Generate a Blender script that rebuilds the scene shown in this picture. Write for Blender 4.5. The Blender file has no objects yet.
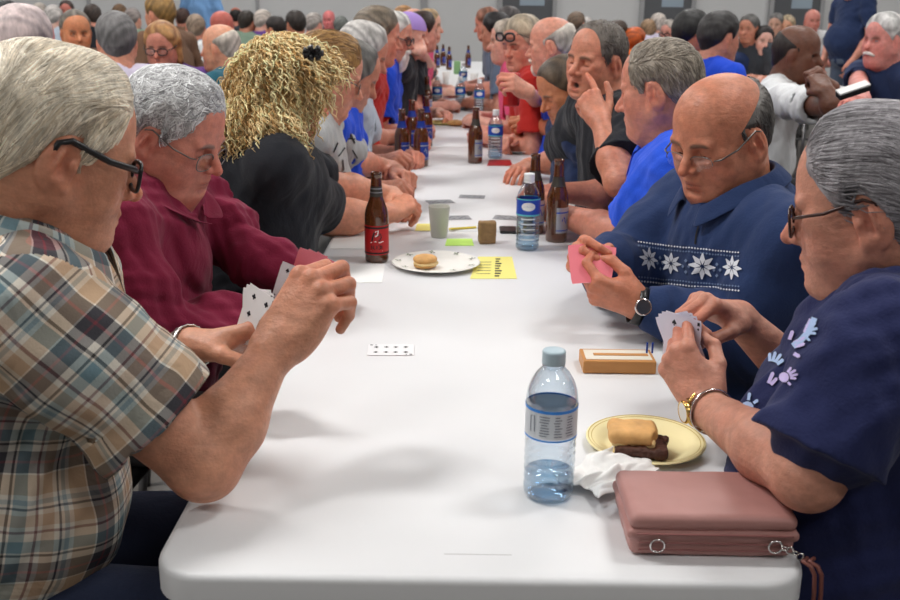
import bpy, math, random
import numpy as np
import openvdb as vdb
from mathutils import Vector, Matrix
from mathutils.bvhtree import BVHTree
random.seed(7)
RNG = np.random.default_rng(7)
C = bpy.context.scene.collection
PI = math.pi
def A(*v): return np.array(v, dtype=np.float64)
def nrm(v):
    v = np.asarray(v, dtype=np.float64); return v / max(np.linalg.norm(v), 1e-9)
def lerp(a, b, t): return np.asarray(a) * (1 - t) + np.asarray(b) * t
def lin(r, g, b):
    f = lambda c: (c / 255 / 12.92) if c / 255 <= .04045 else ((c / 255 + .055) / 1.055) ** 2.4
    return (f(r), f(g), f(b))

# ------------------------------------------------------------------ camera
FPX = 990.0
CAM = A(0.0, -1.027, 1.377)
PITCH, YAW, ROLL = math.radians(16.6), math.radians(.30), math.radians(.65)
fw = A(-math.sin(YAW) * math.cos(PITCH), math.cos(YAW) * math.cos(PITCH), -math.sin(PITCH))
rt0 = nrm(np.cross(fw, A(0, 0, 1))); up0 = np.cross(rt0, fw)
rt = rt0 * math.cos(ROLL) + up0 * math.sin(ROLL)      # picture leans clockwise
up = np.cross(rt, fw)
def ray(px, py): return (px - 450) / FPX * rt - (py - 300) / FPX * up + fw
def P(px, py, Y):
    r = ray(px, py); return CAM + r * ((Y - CAM[1]) / r[1])
def T(px, py, z=.74):
    r = ray(px, py); return CAM + r * ((z - CAM[2]) / r[2])
def PD(px, py, zc): return CAM + ray(px, py) * zc
def proj(p):
    q = np.asarray(p) - CAM; z = q @ fw
    return 450 + FPX * (q @ rt) / z, 300 - FPX * (q @ up) / z, z
cam = bpy.data.cameras.new('camera'); camo = bpy.data.objects.new('camera', cam); C.objects.link(camo)
cam.sensor_width = 23.5; cam.lens = 23.5 * FPX / 900; cam.clip_start = .05; cam.clip_end = 100
M = Matrix(((rt[0], up[0], -fw[0], CAM[0]), (rt[1], up[1], -fw[1], CAM[1]), (rt[2], up[2], -fw[2], CAM[2]), (0, 0, 0, 1)))
camo.matrix_world = M
cam.dof.use_dof = True; cam.dof.focus_distance = 1.75; cam.dof.aperture_fstop = 5.6
bpy.context.scene.camera = camo

# ------------------------------------------------------------------ objects
def setp(o, label=None, cat=None, group=None, kind=None):
    if label: o['label'] = label
    if cat: o['category'] = cat
    if group: o['group'] = group
    if kind: o['kind'] = kind
    return o
def rootloc(o):
    while o.parent: o = o.parent
    return A(*o.location)
def link(o, parent=None):
    C.objects.link(o)
    if parent is not None: o.parent = parent
    return o
def empty(name, loc, label, cat, group=None, kind=None):
    o = bpy.data.objects.new(name, None); o.location = tuple(loc); o.empty_display_size = .05
    C.objects.link(o); return setp(o, label, cat, group, kind)
def mesh(name, V, F, mat, parent=None, loc=None, smooth=True, col=None, uv=None, uvname='UVMap'):
    """V: Nx3 world points. One object; stored relative to its root."""
    V = np.asarray(V, dtype=np.float64).reshape(-1, 3)
    if parent is not None: base = rootloc(parent)
    elif loc is not None: base = A(*loc)
    else: base = A((V[:, 0].min() + V[:, 0].max()) / 2, (V[:, 1].min() + V[:, 1].max()) / 2, V[:, 2].min())
    me = bpy.data.meshes.new(name)
    if isinstance(F, np.ndarray):
        n, k = F.shape
        me.vertices.add(len(V)); me.vertices.foreach_set('co', (V - base).astype(np.float32).ravel())
        me.loops.add(n * k); me.loops.foreach_set('vertex_index', F.astype(np.int32).ravel())
        me.polygons.add(n); me.polygons.foreach_set('loop_start', np.arange(0, n * k, k, dtype=np.int32))
        me.update(calc_edges=True); me.validate()
    else:
        me.from_pydata([tuple(v) for v in (V - base)], [], F); me.update()
    if smooth: me.polygons.foreach_set('use_smooth', np.ones(len(me.polygons), dtype=bool))
    if col is not None:
        a = me.color_attributes.new('Col', 'FLOAT_COLOR', 'POINT')
        c = np.ones((len(V), 4), np.float32); c[:, :3] = col; a.data.foreach_set('color', c.ravel())
    if uv is not None:
        l = me.uv_layers.new(name=uvname); l.data.foreach_set('uv', uv.astype(np.float32).ravel())
    if isinstance(mat, (list, tuple)):
        for m in mat: me.materials.append(m)
    else: me.materials.append(mat)
    o = bpy.data.objects.new(name, me)
    if parent is None: o.location = tuple(base)
    return link(o, parent)

class MB:
    def __init__(s): s.V = []; s.F = []; s.n = 0; s.mi = []
    def add(s, V, F, mi=0):
        V = [tuple(map(float, v)) for v in V]
        s.V += V; s.F += [tuple(i + s.n for i in f) for f in F]; s.mi += [mi] * len(F); s.n += len(V); return s
    def box(s, lo, hi, R=None, c=None):
        lo, hi = A(*lo), A(*hi)
        V = [A(x, y, z) for x in (lo[0], hi[0]) for y in (lo[1], hi[1]) for z in (lo[2], hi[2])]
        if R is not None: V = [A(*c) + R @ v for v in V]
        return s.add(V, [(0, 1, 3, 2), (4, 6, 7, 5), (0, 4, 5, 1), (2, 3, 7, 6), (0, 2, 6, 4), (1, 5, 7, 3)])
    def tube(s, pts, r, n=8, closed=False, flat=None):
        pts = [A(*p) for p in pts]; m = len(pts); rr = r if hasattr(r, '__len__') else [r] * m
        V = []; F = []; pu = None
        for i, p in enumerate(pts):
            if closed: t = pts[(i + 1) % m] - pts[i - 1]
            else: t = pts[min(i + 1, m - 1)] - pts[max(i - 1, 0)]
            t = nrm(t)
            if pu is None: pu = nrm(np.cross(t, A(0, 0, 1) if abs(t[2]) < .9 else A(1, 0, 0)))
            u = nrm(pu - t * (pu @ t)); w = np.cross(t, u); pu = u
            for k in range(n):
                a = 2 * PI * k / n; V.append(p + rr[i] * (math.cos(a) * u + math.sin(a) * w))
        for i in range(m if closed else m - 1):
            for k in range(n):
                a, b = i * n + k, i * n + (k + 1) % n; c, d = ((i + 1) % m) * n + (k + 1) % n, ((i + 1) % m) * n + k
                F.append((a, b, c, d))
        if not closed: F.append(tuple(range(n))[::-1]); F.append(tuple(range((m - 1) * n, m * n)))
        return s.add(V, F)
    def lathe(s, prof, c=(0, 0, 0), n=32, cap=True, sx=1, sy=1):
        V = []; F = []
        for r, z in prof:
            for k in range(n):
                a = 2 * PI * k / n; V.append((c[0] + r * sx * math.cos(a), c[1] + r * sy * math.sin(a), c[2] + z))
        for i in range(len(prof) - 1):
            for k in range(n): F.append((i * n + k, i * n + (k + 1) % n, (i + 1) * n + (k + 1) % n, (i + 1) * n + k))
        if cap:
            F.append(tuple(range(n))[::-1]); F.append(tuple(range((len(prof) - 1) * n, len(prof) * n)))
        return s.add(V, F)
    def prism(s, poly, z0, z1):
        n = len(poly); V = [(x, y, z0) for x, y in poly] + [(x, y, z1) for x, y in poly]
        return s.add(V, [tuple(range(n))[::-1], tuple(range(n, 2 * n))] + [(i, (i + 1) % n, n + (i + 1) % n, n + i) for i in range(n)])
    def build(s, name, mat, parent=None, smooth=True, loc=None, bevel=0, seg=2, sub=0):
        o = mesh(name, s.V, s.F, mat, parent, loc, smooth)
        if isinstance(mat, (list, tuple)): o.data.polygons.foreach_set('material_index', s.mi)
        if bevel:
            b = o.modifiers.new('bevel', 'BEVEL'); b.width = bevel; b.segments = seg; b.limit_method = 'ANGLE'; b.angle_limit = .6
            b.harden_normals = True
        if sub:
            b = o.modifiers.new('sub', 'SUBSURF'); b.levels = sub; b.render_levels = sub
        return o
def split_smooth(o, ang=35):
    try: o.data.set_sharp_from_angle(angle=math.radians(ang))
    except Exception: pass
    return o

# ------------------------------------------------------------------ materials
def newmat(name):
    m = bpy.data.materials.new(name); m.use_nodes = True; nt = m.node_tree
    return m, nt, nt.nodes['Principled BSDF']
class E:
    def __init__(s, nt, v): s.nt = nt; s.v = v
    def _m(s, op, *a):
        n = s.nt.nodes.new('ShaderNodeMath'); n.operation = op
        for i, x in enumerate((s,) + a):
            x = x.v if isinstance(x, E) else x
            if isinstance(x, (int, float)): n.inputs[i].default_value = x
            else: s.nt.links.new(x, n.inputs[i])
        return E(s.nt, n.outputs[0])
    def __add__(s, o): return s._m('ADD', o)
    def __sub__(s, o): return s._m('SUBTRACT', o)
    def __mul__(s, o): return s._m('MULTIPLY', o)
    def __truediv__(s, o): return s._m('DIVIDE', o)
    def frac(s): return s._m('FRACT')
    def absv(s): return s._m('ABSOLUTE')
    def lt(s, o): return s._m('LESS_THAN', o)
    def gt(s, o): return s._m('GREATER_THAN', o)
    def mx(s, o): return s._m('MAXIMUM', o)
    def mn(s, o): return s._m('MINIMUM', o)
def mixc(nt, fac, a, b, mode='MIX'):
    n = nt.nodes.new('ShaderNodeMix'); n.data_type = 'RGBA'; n.blend_type = mode
    for i, x in ((0, fac), (6, a), (7, b)):
        x = x.v if isinstance(x, E) else x
        if isinstance(x, (int, float)): n.inputs[i].default_value = x
        elif isinstance(x, tuple): n.inputs[i].default_value = (*x[:3], 1)
        else: nt.links.new(x, n.inputs[i])
    return n.outputs[2]
def noise(nt, scale, detail=3, vec=None, rough=.5):
    n = nt.nodes.new('ShaderNodeTexNoise'); n.inputs['Scale'].default_value = scale
    n.inputs['Detail'].default_value = detail; n.inputs['Roughness'].default_value = rough
    if vec is not None: nt.links.new(vec, n.inputs['Vector'])
    return n
def objvec(nt, sc=None):
    t = nt.nodes.new('ShaderNodeTexCoord'); o = t.outputs['Object']
    if sc:
        mp = nt.nodes.new('ShaderNodeMapping'); mp.inputs['Scale'].default_value = sc; nt.links.new(o, mp.inputs[0]); o = mp.outputs[0]
    return o
def bump(nt, bs, h, strength=.3, dist=.002):
    b = nt.nodes.new('ShaderNodeBump'); b.inputs['Strength'].default_value = strength; b.inputs['Distance'].default_value = dist
    nt.links.new(h.v if isinstance(h, E) else h, b.inputs['Height'])
    nt.links.new(b.outputs[0], bs.inputs['Normal'])
    return b
def simple(name, col, rough=.5, metal=0, var=0, vscale=30, bscale=0, bstr=.3, bdist=.001, spec=.5, coat=0, trans=0, ior=1.45, sss=0, sheen=0):
    m, nt, b = newmat(name)
    b.inputs['Base Color'].default_value = (*col, 1); b.inputs['Roughness'].default_value = rough
    b.inputs['Metallic'].default_value = metal; b.inputs['Specular IOR Level'].default_value = spec
    b.inputs['Coat Weight'].default_value = coat; b.inputs['Transmission Weight'].default_value = trans; b.inputs['IOR'].default_value = ior
    b.inputs['Sheen Weight'].default_value = sheen
    if sss:
        b.inputs['Subsurface Weight'].default_value = sss; b.inputs['Subsurface Radius'].default_value = (1, .35, .2); b.inputs['Subsurface Scale'].default_value = .006
    ov = objvec(nt)
    if var:
        n = noise(nt, vscale, 4, ov)
        c = mixc(nt, n.outputs[0], tuple(x * (1 - var) for x in col), tuple(min(1, x * (1 + var)) for x in col))
        nt.links.new(c, b.inputs['Base Color'])
    if bscale:
        n2 = noise(nt, bscale, 3, ov); bump(nt, b, n2.outputs[0], bstr, bdist)
    return m
def cloth(name, col, rough=.9, weave=900, fold=.35, var=.08):
    m, nt, b = newmat(name)
    b.inputs['Roughness'].default_value = rough; b.inputs['Specular IOR Level'].default_value = .2; b.inputs['Sheen Weight'].default_value = .08
    ov = objvec(nt)
    n = noise(nt, 240, 2, ov)
    c = mixc(nt, n.outputs[0], tuple(x * (1 - var) for x in col), tuple(min(1, x * (1 + var) + .002) for x in col))
    nt.links.new(c, b.inputs['Base Color'])
    w = noise(nt, 9, 3, objvec(nt, (1, 1, .6))); w.inputs['Distortion'].default_value = .8
    h = E(nt, w.outputs[0]) * fold + E(nt, n.outputs[0]) * .03
    bump(nt, b, h, .9, .03)
    return m

# ------------------------------------------------------------------ signed distance field -> mesh
class Field:
    def __init__(s, lo, hi, h):
        s.h = h; s.lo = np.asarray(lo, float); s.n = np.ceil((np.asarray(hi, float) - s.lo) / h).astype(int) + 1
        s.f = np.full(s.n, .08, np.float32)
    def region(s, lo, hi, pad):
        a = np.maximum(np.floor((np.asarray(lo) - pad - s.lo) / s.h).astype(int), 0)
        b = np.minimum(np.ceil((np.asarray(hi) + pad - s.lo) / s.h).astype(int) + 1, s.n)
        if (b <= a).any(): return None
        ax = [(s.lo[i] + s.h * np.arange(a[i], b[i])).astype(np.float32) for i in range(3)]
        return (slice(a[0], b[0]), slice(a[1], b[1]), slice(a[2], b[2])), ax[0][:, None, None], ax[1][None, :, None], ax[2][None, None, :]
    def op(s, fn, lo, hi, k=.01, op='u'):
        r = s.region(lo, hi, k + 3 * s.h)
        if r is None: return
        sl, X, Y, Z = r; d = fn(X, Y, Z).astype(np.float32); a = s.f[sl]
        if op == 'u':
            if k > 0:
                h = np.clip(.5 + .5 * (a - d) / k, 0, 1); s.f[sl] = a * (1 - h) + d * h - k * h * (1 - h)
            else: s.f[sl] = np.minimum(a, d)
        else:      # subtract: max(a,-d)
            if k > 0:
                h = np.clip(.5 - .5 * (a + d) / k, 0, 1); s.f[sl] = a * (1 - h) - d * h + k * h * (1 - h)
            else: s.f[sl] = np.maximum(a, -d)
    def cap(s, a, b, ra, rb=None, k=.01, op='u', flat=False, sq=None):
        """tapered capsule a->b; flat: cut square at b; sq=(axis, factor) squashes along an axis"""
        rb = ra if rb is None else rb
        a = np.asarray(a, float); b = np.asarray(b, float); ba = b - a; L2 = float(ba @ ba) + 1e-12; R = max(ra, rb)
        def fn(X, Y, Z):
            x, y, z = X - a[0], Y - a[1], Z - a[2]
            t0 = (x * ba[0] + y * ba[1] + z * ba[2]) / L2; t = np.clip(t0, 0, 1)
            dx, dy, dz = x - t * ba[0], y - t * ba[1], z - t * ba[2]
            q = dx * dx + dy * dy + dz * dz
            if sq is not None:
                ax, fac = sq; p = dx * ax[0] + dy * ax[1] + dz * ax[2]; q = q + p * p * (fac * fac - 1)
            d = np.sqrt(q) - (ra + (rb - ra) * t)
            if flat: d = np.maximum(d, (t0 - 1) * math.sqrt(L2))
            return d
        s.op(fn, np.minimum(a, b) - R, np.maximum(a, b) + R, k, op)
    def ell(s, c, r, R=None, k=.01, op='u'):
        c = np.asarray(c, float); r = np.asarray(r, float); R = np.eye(3) if R is None else R
        ext = np.sqrt(((R * r[None, :]) ** 2).sum(1))
        def fn(X, Y, Z):
            x, y, z = X - c[0], Y - c[1], Z - c[2]
            p = [(x * R[0, i] + y * R[1, i] + z * R[2, i]) / r[i] for i in range(3)]
            k0 = np.sqrt(p[0] ** 2 + p[1] ** 2 + p[2] ** 2)
            k1 = np.sqrt((p[0] / r[0]) ** 2 + (p[1] / r[1]) ** 2 + (p[2] / r[2]) ** 2) + 1e-6
            return k0 * (k0 - 1) / k1
        s.op(fn, c - ext, c + ext, k, op)
    def disp(s, fn):
        ax = [(s.lo[i] + s.h * np.arange(s.n[i])).astype(np.float32) for i in range(3)]
        s.f += fn(ax[0][:, None, None], ax[1][None, :, None], ax[2][None, None, :]).astype(np.float32)
    def mesh(s):
        g = vdb.FloatGrid(.08); 
        f = np.clip(s.f, -.08, .08).astype(np.float32)
        f[0] = f[-1] = .08; f[:, 0] = f[:, -1] = .08; f[:, :, 0] = f[:, :, -1] = .08
        g.copyFromArray(f); p, q = g.convertToQuads(0.0)
        p = np.asarray(p, float) * s.h + s.lo; q = np.asarray(q).astype(np.int64)
        return p, q
def relax(V, Q, it=2, lam=.5):
    """laplacian smoothing to take the voxel steps out"""
    e = np.concatenate([Q[:, [0, 1]], Q[:, [1, 2]], Q[:, [2, 3]], Q[:, [3, 0]]])
    cnt = np.bincount(e[:, 0], minlength=len(V)) + np.bincount(e[:, 1], minlength=len(V))
    for i in range(it):
        S = np.zeros_like(V)
        for a in range(3):
            S[:, a] = np.bincount(e[:, 0], V[e[:, 1], a], len(V)) + np.bincount(e[:, 1], V[e[:, 0], a], len(V))
        l = lam if i % 2 == 0 else -lam * .9
        V = V + l * (S / np.maximum(cnt, 1)[:, None] - V)
    return V
def joinm(parts):
    V = []; Q = []; n = 0
    for v, q in parts: V.append(v); Q.append(q + n); n += len(v)
    return np.concatenate(V), np.concatenate(Q)
def folds(seed, amp, freq=22, stretch=(1, 1, .5)):
    """a few warped plane waves: soft wrinkles with a direction"""
    r = np.random.default_rng(seed); K = []
    for i in range(5):
        v = nrm(r.normal(size=3) * np.array(stretch)) * freq * r.uniform(.6, 1.7); K.append((v, r.uniform(0, 6.28), nrm(r.normal(size=3)) * freq * .5, r.uniform(0, 6.28)))
    def fn(X, Y, Z):
        d = 0
        for v, p, w, q in K:
            d = d + np.sin(v[0] * X + v[1] * Y + v[2] * Z + p + 1.6 * np.sin(w[0] * X + w[1] * Y + w[2] * Z + q)) ** 3
        return d * amp / 2.2
    return fn
def rotm(az, pitch=0, roll=0):
    """columns: forward, left, up. az in degrees in plan, pitch>0 looks down"""
    a, p, r = math.radians(az), math.radians(pitch), math.radians(roll)
    f = A(math.cos(a) * math.cos(p), math.sin(a) * math.cos(p), -math.sin(p))
    l = A(-math.sin(a), math.cos(a), 0); u = np.cross(f, l)
    l2 = l * math.cos(r) + u * math.sin(r); u2 = np.cross(f, l2)
    return np.stack([f, l2, u2], 1)
WANT = lambda k: True
# ------------------------------------------------------------------ skin, hair
def skinmat():
    m, nt, b = newmat('skin')
    at = nt.nodes.new('ShaderNodeAttribute'); at.attribute_name = 'Col'
    ov = objvec(nt)
    n = noise(nt, 55, 5, ov, .65); n2 = noise(nt, 14, 3, ov)
    r = nt.nodes.new('ShaderNodeMapRange'); nt.links.new(n.outputs[0], r.inputs[0]); r.inputs[1].default_value = .3; r.inputs[2].default_value = .7; r.inputs[3].default_value = .80; r.inputs[4].default_value = 1.14
    c = mixc(nt, 1.0, at.outputs['Color'], r.outputs[0], 'MULTIPLY')
    c = mixc(nt, (E(nt, n2.outputs[0]) - .45).mx(0) * 1.2, c, mixc(nt, 1.0, c, (1.0, .72, .66), 'MULTIPLY'))
    nt.links.new(c, b.inputs['Base Color'])
    b.inputs['Roughness'].default_value = .47; b.inputs['Specular IOR Level'].default_value = .4
    b.inputs['Subsurface Weight'].default_value = .12; b.inputs['Subsurface Radius'].default_value = (1, .3, .15); b.inputs['Subsurface Scale'].default_value = .006
    n3 = noise(nt, 260, 3, ov); n4 = noise(nt, 38, 3, objvec(nt, (1, 1, 2.2)))
    bump(nt, b, E(nt, n3.outputs[0]) * .3 + E(nt, n4.outputs[0]) * 1.1, .55, .0035)
    return m
SKIN = skinmat()
def hairmat():
    m, nt, b = newmat('hair')
    at = nt.nodes.new('ShaderNodeAttribute'); at.attribute_name = 'Col'
    n = noise(nt, 60, 4, objvec(nt, (1, 1, .35)))
    r = nt.nodes.new('ShaderNodeMapRange'); nt.links.new(n.outputs[0], r.inputs[0]); r.inputs[1].default_value = .3; r.inputs[2].default_value = .7; r.inputs[3].default_value = .7; r.inputs[4].default_value = 1.2
    nt.links.new(mixc(nt, 1.0, at.outputs['Color'], r.outputs[0], 'MULTIPLY'), b.inputs['Base Color'])
    b.inputs['Roughness'].default_value = .48; b.inputs['Specular IOR Level'].default_value = .35
    w = noise(nt, 150, 3, objvec(nt, (1, 1, .25))); bump(nt, b, w.outputs[0], .6, .004)
    return m
HAIR = hairmat()
M_frame_dark = simple('dark_plastic_frame', (.012, .012, .014), .3)
M_frame_metal = simple('thin_metal_frame', (.18, .17, .16), .3, metal=.8)
M_frame_brown = simple('tortoise_frame', (.05, .02, .015), .25)
def lensmat():
    m, nt, b = newmat('clear_lens'); out = nt.nodes['Material Output']
    t = nt.nodes.new('ShaderNodeBsdfTransparent'); g = nt.nodes.new('ShaderNodeBsdfGlossy'); g.inputs['Roughness'].default_value = .02
    t.inputs[0].default_value = (.93, .95, .96, 1)
    lw = nt.nodes.new('ShaderNodeLayerWeight'); lw.inputs[0].default_value = .35
    mx = nt.nodes.new('ShaderNodeMixShader'); nt.links.new((E(nt, lw.outputs['Fresnel']) * .5 + .03).v, mx.inputs[0])
    nt.links.new(t.outputs[0], mx.inputs[1]); nt.links.new(g.outputs[0], mx.inputs[2]); nt.links.new(mx.outputs[0], out.inputs[0])
    return m
M_lens = lensmat()
M_eyeW = simple('eye_white', (.7, .66, .62), .15); M_iris = simple('iris', (.06, .05, .04), .1)
HS = .235   # nominal head height

class Head:
    """local axes: x forward, y left, z up, origin between the ears, metres at scale 1"""
    def __init__(s, c, R, sc=1.0, **k):
        s.c = np.asarray(c, float); s.R = R; s.sc = sc
        s.fat = k.get('fat', .3); s.nose = k.get('nose', 1.0); s.eyes = k.get('eyes', 'down'); s.mouth = k.get('mouth', 0)
        s.wd = k.get('wd', 1.0)
    def w(s, x, y, z): return s.c + s.sc * (s.R @ A(x, y * s.wd, z))
    def loc(s, V): return ((V - s.c) @ s.R) / s.sc / A(1, s.wd, 1)
    def add(s, F, fine=True):
        q = s.sc
        def e(c, r, k=.01, op='u', tilt=None):
            R = s.R
            if tilt is not None:
                ax, a = tilt; R = s.R @ np.array(Matrix.Rotation(math.radians(a), 3, 'XYZ'[ax]))
            F.ell(s.w(*c), A(r[0], r[1] * s.wd, r[2]) * q, R, k * q, op)
        def cp(a, b, ra, rb=None, k=.01, op='u', sq=None): F.cap(s.w(*a), s.w(*b), ra * q, (ra if rb is None else rb) * q, k * q, op, sq=(s.R @ A(*sq[0]), sq[1]) if sq else None)
        ft = s.fat
        e((-.012, 0, .040), (.097, .078, .088))
        e((.022, 0, .045), (.068, .066, .074), .03)                # forehead
        e((.030, 0, -.02), (.062, .062 + .008 * ft, .085), .03)    # face mass
        e((.058, 0, -.055), (.038, .042, .046), .03)               # muzzle
        cp((.078, -.008, -.088), (.078, .008, -.088), .019, k=.025)   # chin
        for y in (1, -1):
            cp((.0, .060 * y, -.045), (.065, .024 * y, -.086), .020 + .006 * ft, .018, k=.03)   # jaw
            e((.055, .040 * y, -.028 - .006 * ft), (.030, .026 + .008 * ft, .034 + .008 * ft), .022)  # cheek
            e((.062, .046 * y, .0), (.022, .018, .012), .02)       # cheekbone
        e((.035, 0, -.085 - .012 * ft), (.052, .046 + .012 * ft, .020 + .022 * ft), .03)
        if ft > .5: cp((.055, -.03, -.105), (.055, .03, -.105), .014 + .008 * ft, k=.02)
        if not fine:
            cp((.088, 0, .015), (.115, 0, -.022), .007, .013 * s.nose, k=.014)
            for y in (1, -1):
                e((.086, .032 * y, .006), (.016, .019, .012), .014, 's')
                e((-.004, .080 * y, -.004), (.019, .008, .033), .006, tilt=(1, 12))
            e((.094, 0, -.060), (.012, .024, .010), .012)
            return
        cp((.082, .044 * 1, .026), (.089, .012, .024), .009, .008, k=.012); cp((.082, -.044, .026), (.089, -.012, .024), .009, .008, k=.012)
        for y in (1, -1):
            e((.094, .031 * y, .005), (.022, .018, .0125), .014, 's')
            e((.0735, .032 * y, .006), (.0145, .0165, .0145), .004)                 # lidded eye
            if s.eyes == 'open': e((.0885, .032 * y, .004), (.009, .0125, .0042), .0015, 's')
            elif s.eyes == 'down': e((.089, .032 * y, -.0015), (.009, .0125, .0024), .0012, 's')
            e((.079, .031 * y, -.014), (.012, .015, .006), .008)                  # bag under the eye
            if y == 1: pass
            cp((.094, .016 * y, -.03), (.082, .034 * y, -.062), .0022, k=.006, op='s')  # fold beside the mouth
        n = s.nose
        cp((.086, 0, .022), (.108, 0, -.012), .0062, .0085 * n, k=.013)
        cp((.108, 0, -.010), (.1135 + .003 * n, 0, -.023), .0085 * n, .0115 * n, k=.008)
        for y in (1, -1):
            e((.1015, .0125 * y * n, -.027), (.0115, .0078 * n, .0078), .007)
            e((.1065, .0068 * y * n, -.0355), (.0055, .0034, .004), .003, 's')
        o = s.mouth
        e((.0945, 0, -.0535), (.0105, .0235, .0062), .008)
        e((.0930, 0, -.0665 - o), (.0105, .0205, .0070), .008)
        if o > 0: e((.101, 0, -.060 - o / 2), (.016, .018, .004 + o * .7), .003, 's')
        else: cp((.104, -.021, -.0608), (.1045, .021, -.0608), .0018, k=.003, op='s', sq=((0, 0, 1), 1.3))
        e((.104, 0, -.078 - o), (.012, .022, .005), .010, 's')
        for y in (1, -1):    # ears
            yy = .0825 * y
            e((-.007, yy, -.004), (.0225, .0078, .037), .007, tilt=(1, 14))
            e((-.003, yy + .0075 * y, .001), (.0135, .0065, .024), .004, 's', tilt=(1, 14))
            e((-.010, yy + .005 * y, -.001), (.0035, .0045, .018), .003, tilt=(1, 14))
            e((.008, yy + .003 * y, -.004), (.005, .004, .007), .004)
            e((.002, yy, -.031), (.008, .006, .008), .006)
    def neck(s, F, N, rn=.058):
        q = s.sc; a = s.w(-.028, 0, -.02); F.cap(a, N, rn * .98 * q, (rn + .006) * q, .03 * q)
        F.cap(s.w(.0, 0, -.06), lerp(N, a, .05) + .01 * (s.R[:, 0]), .045 * q, .05 * q, .03 * q)
    def colors(s, V, base, brow=(.2, .17, .14), lips=(.8, .5, .46), stub=None, scalp=None):
        L = s.loc(V); x, y, z = L[:, 0], L[:, 1], L[:, 2]; ay = np.abs(y)
        c = np.tile(np.array(base, float), (len(V), 1))
        def g(cx, cy, cz, rx, ry, rz): return np.exp(-(((x - cx) / rx) ** 2 + ((ay - cy) / ry) ** 2 + ((z - cz) / rz) ** 2))
        def mixm(m, col): nonlocal c; m = np.clip(m, 0, 1)[:, None]; c = c * (1 - m) + np.array(col) * m
        red = np.array(base) * np.array([1.05, .66, .60])
        mixm(.55 * g(.07, .042, -.025, .03, .022, .022), red); mixm(.6 * g(.115, 0, -.022, .016, .02, .014), red)
        mixm(.55 * g(-.005, .082, -.005, .025, .012, .03), red)
        mixm(.45 * g(.085, .03, -.012, .02, .02, .008), np.array(base) * [.8, .62, .6])
        m = g(.097, 0, -.060 - s.mouth / 2, .02, .021, .0095 + s.mouth); mixm(np.clip(m * 2.2 - .5, 0, 1) * .75, np.array(base) * np.array(lips))
        if s.mouth: mixm(np.clip(2.5 * g(.09, 0, -.060 - s.mouth / 2, .014, .013, s.mouth * .8) - .6, 0, 1), (.03, .01, .01))
        else: mixm(.8 * np.clip(2 * g(.098, 0, -.0605, .012, .022, .0016) - .4, 0, 1), np.array(base) * .3)
        mixm(.8 * np.clip(2.4 * np.exp(-((ay - .030) / .019) ** 4 - ((z - .0262 + (ay - .03) ** 2 * 8) / .0054) ** 2) * (x > .06) - .4, 0, 1), brow)
        if s.eyes != 'open':
            mixm(.8 * (x > .07) * np.exp(-((ay - .032) / .012) ** 4 - ((z + .0012 + 4 * (ay - .032) ** 2) / .0017) ** 2), (.05, .03, .025))
        else: mixm(.7 * (x > .07) * np.exp(-((ay - .032) / .012) ** 4 - ((z - .0085 + 8 * (ay - .032) ** 2) / .0016) ** 2), (.05, .03, .025))
        if stub is not None:
            m = np.clip((-.035 - z) / .02, 0, 1) * np.clip((x + .01) / .03, 0, 1) * (z > -.13); mixm(.35 * m, stub)
        if scalp is not None:
            mixm(.6 * (s.hairmask(L) < 0.004), scalp)
        return c
    def hairmask(s, L, style=None):
        """<0 where hair grows"""
        st = style or s.style; x, y, z = L[:, 0], L[:, 1], L[:, 2]
        return hairline(st, x, y, z)

def hairline(st, x, y, z):
    ay = np.abs(y)
    # lower edge: nape behind, above the ear at the side, sideburn in front of the ear
    low = np.interp(x, [-.2, -.062, -.034, -.020, .016, .022, .034, .040, .09], [-.050, -.046, -.022, .020, .036, -.002, -.012, .012, .10])
    lowm = (low - z) * .8
    front = {'full': .078, 'receding': .066, 'balding': .062, 'fringe': -9, 'long': .080, 'bun': .074, 'crop': .074}.get(st, .07)
    if st in ('fringe', 'balding'):
        top = .050 if st == 'fringe' else .092
        t = z - top + np.clip(x, -.2, .2) * (.55 if st == 'fringe' else .5)
        t = np.maximum(t, x - (.030 if st == 'fringe' else .045))
        if st == 'balding': t = np.minimum(t, np.maximum(x - .058, np.maximum(.0 - z, z - .3)))
        return np.maximum(lowm, t)
    if st == 'receding':
        fr = x - (.060 - .35 * np.maximum(ay - .012, 0) - .20 * np.maximum(.08 - z, 0))
    else:
        fr = x - (front - .12 * ay - .45 * np.maximum(.075 - z, 0))
    if st in ('long', 'bun'): lowm = np.where(x < -.0, np.interp(x, [-.2, -.03, -.02, 0], [-.075, -.07, .0, .03]) - z, lowm)
    return np.maximum(lowm, fr)

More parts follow.
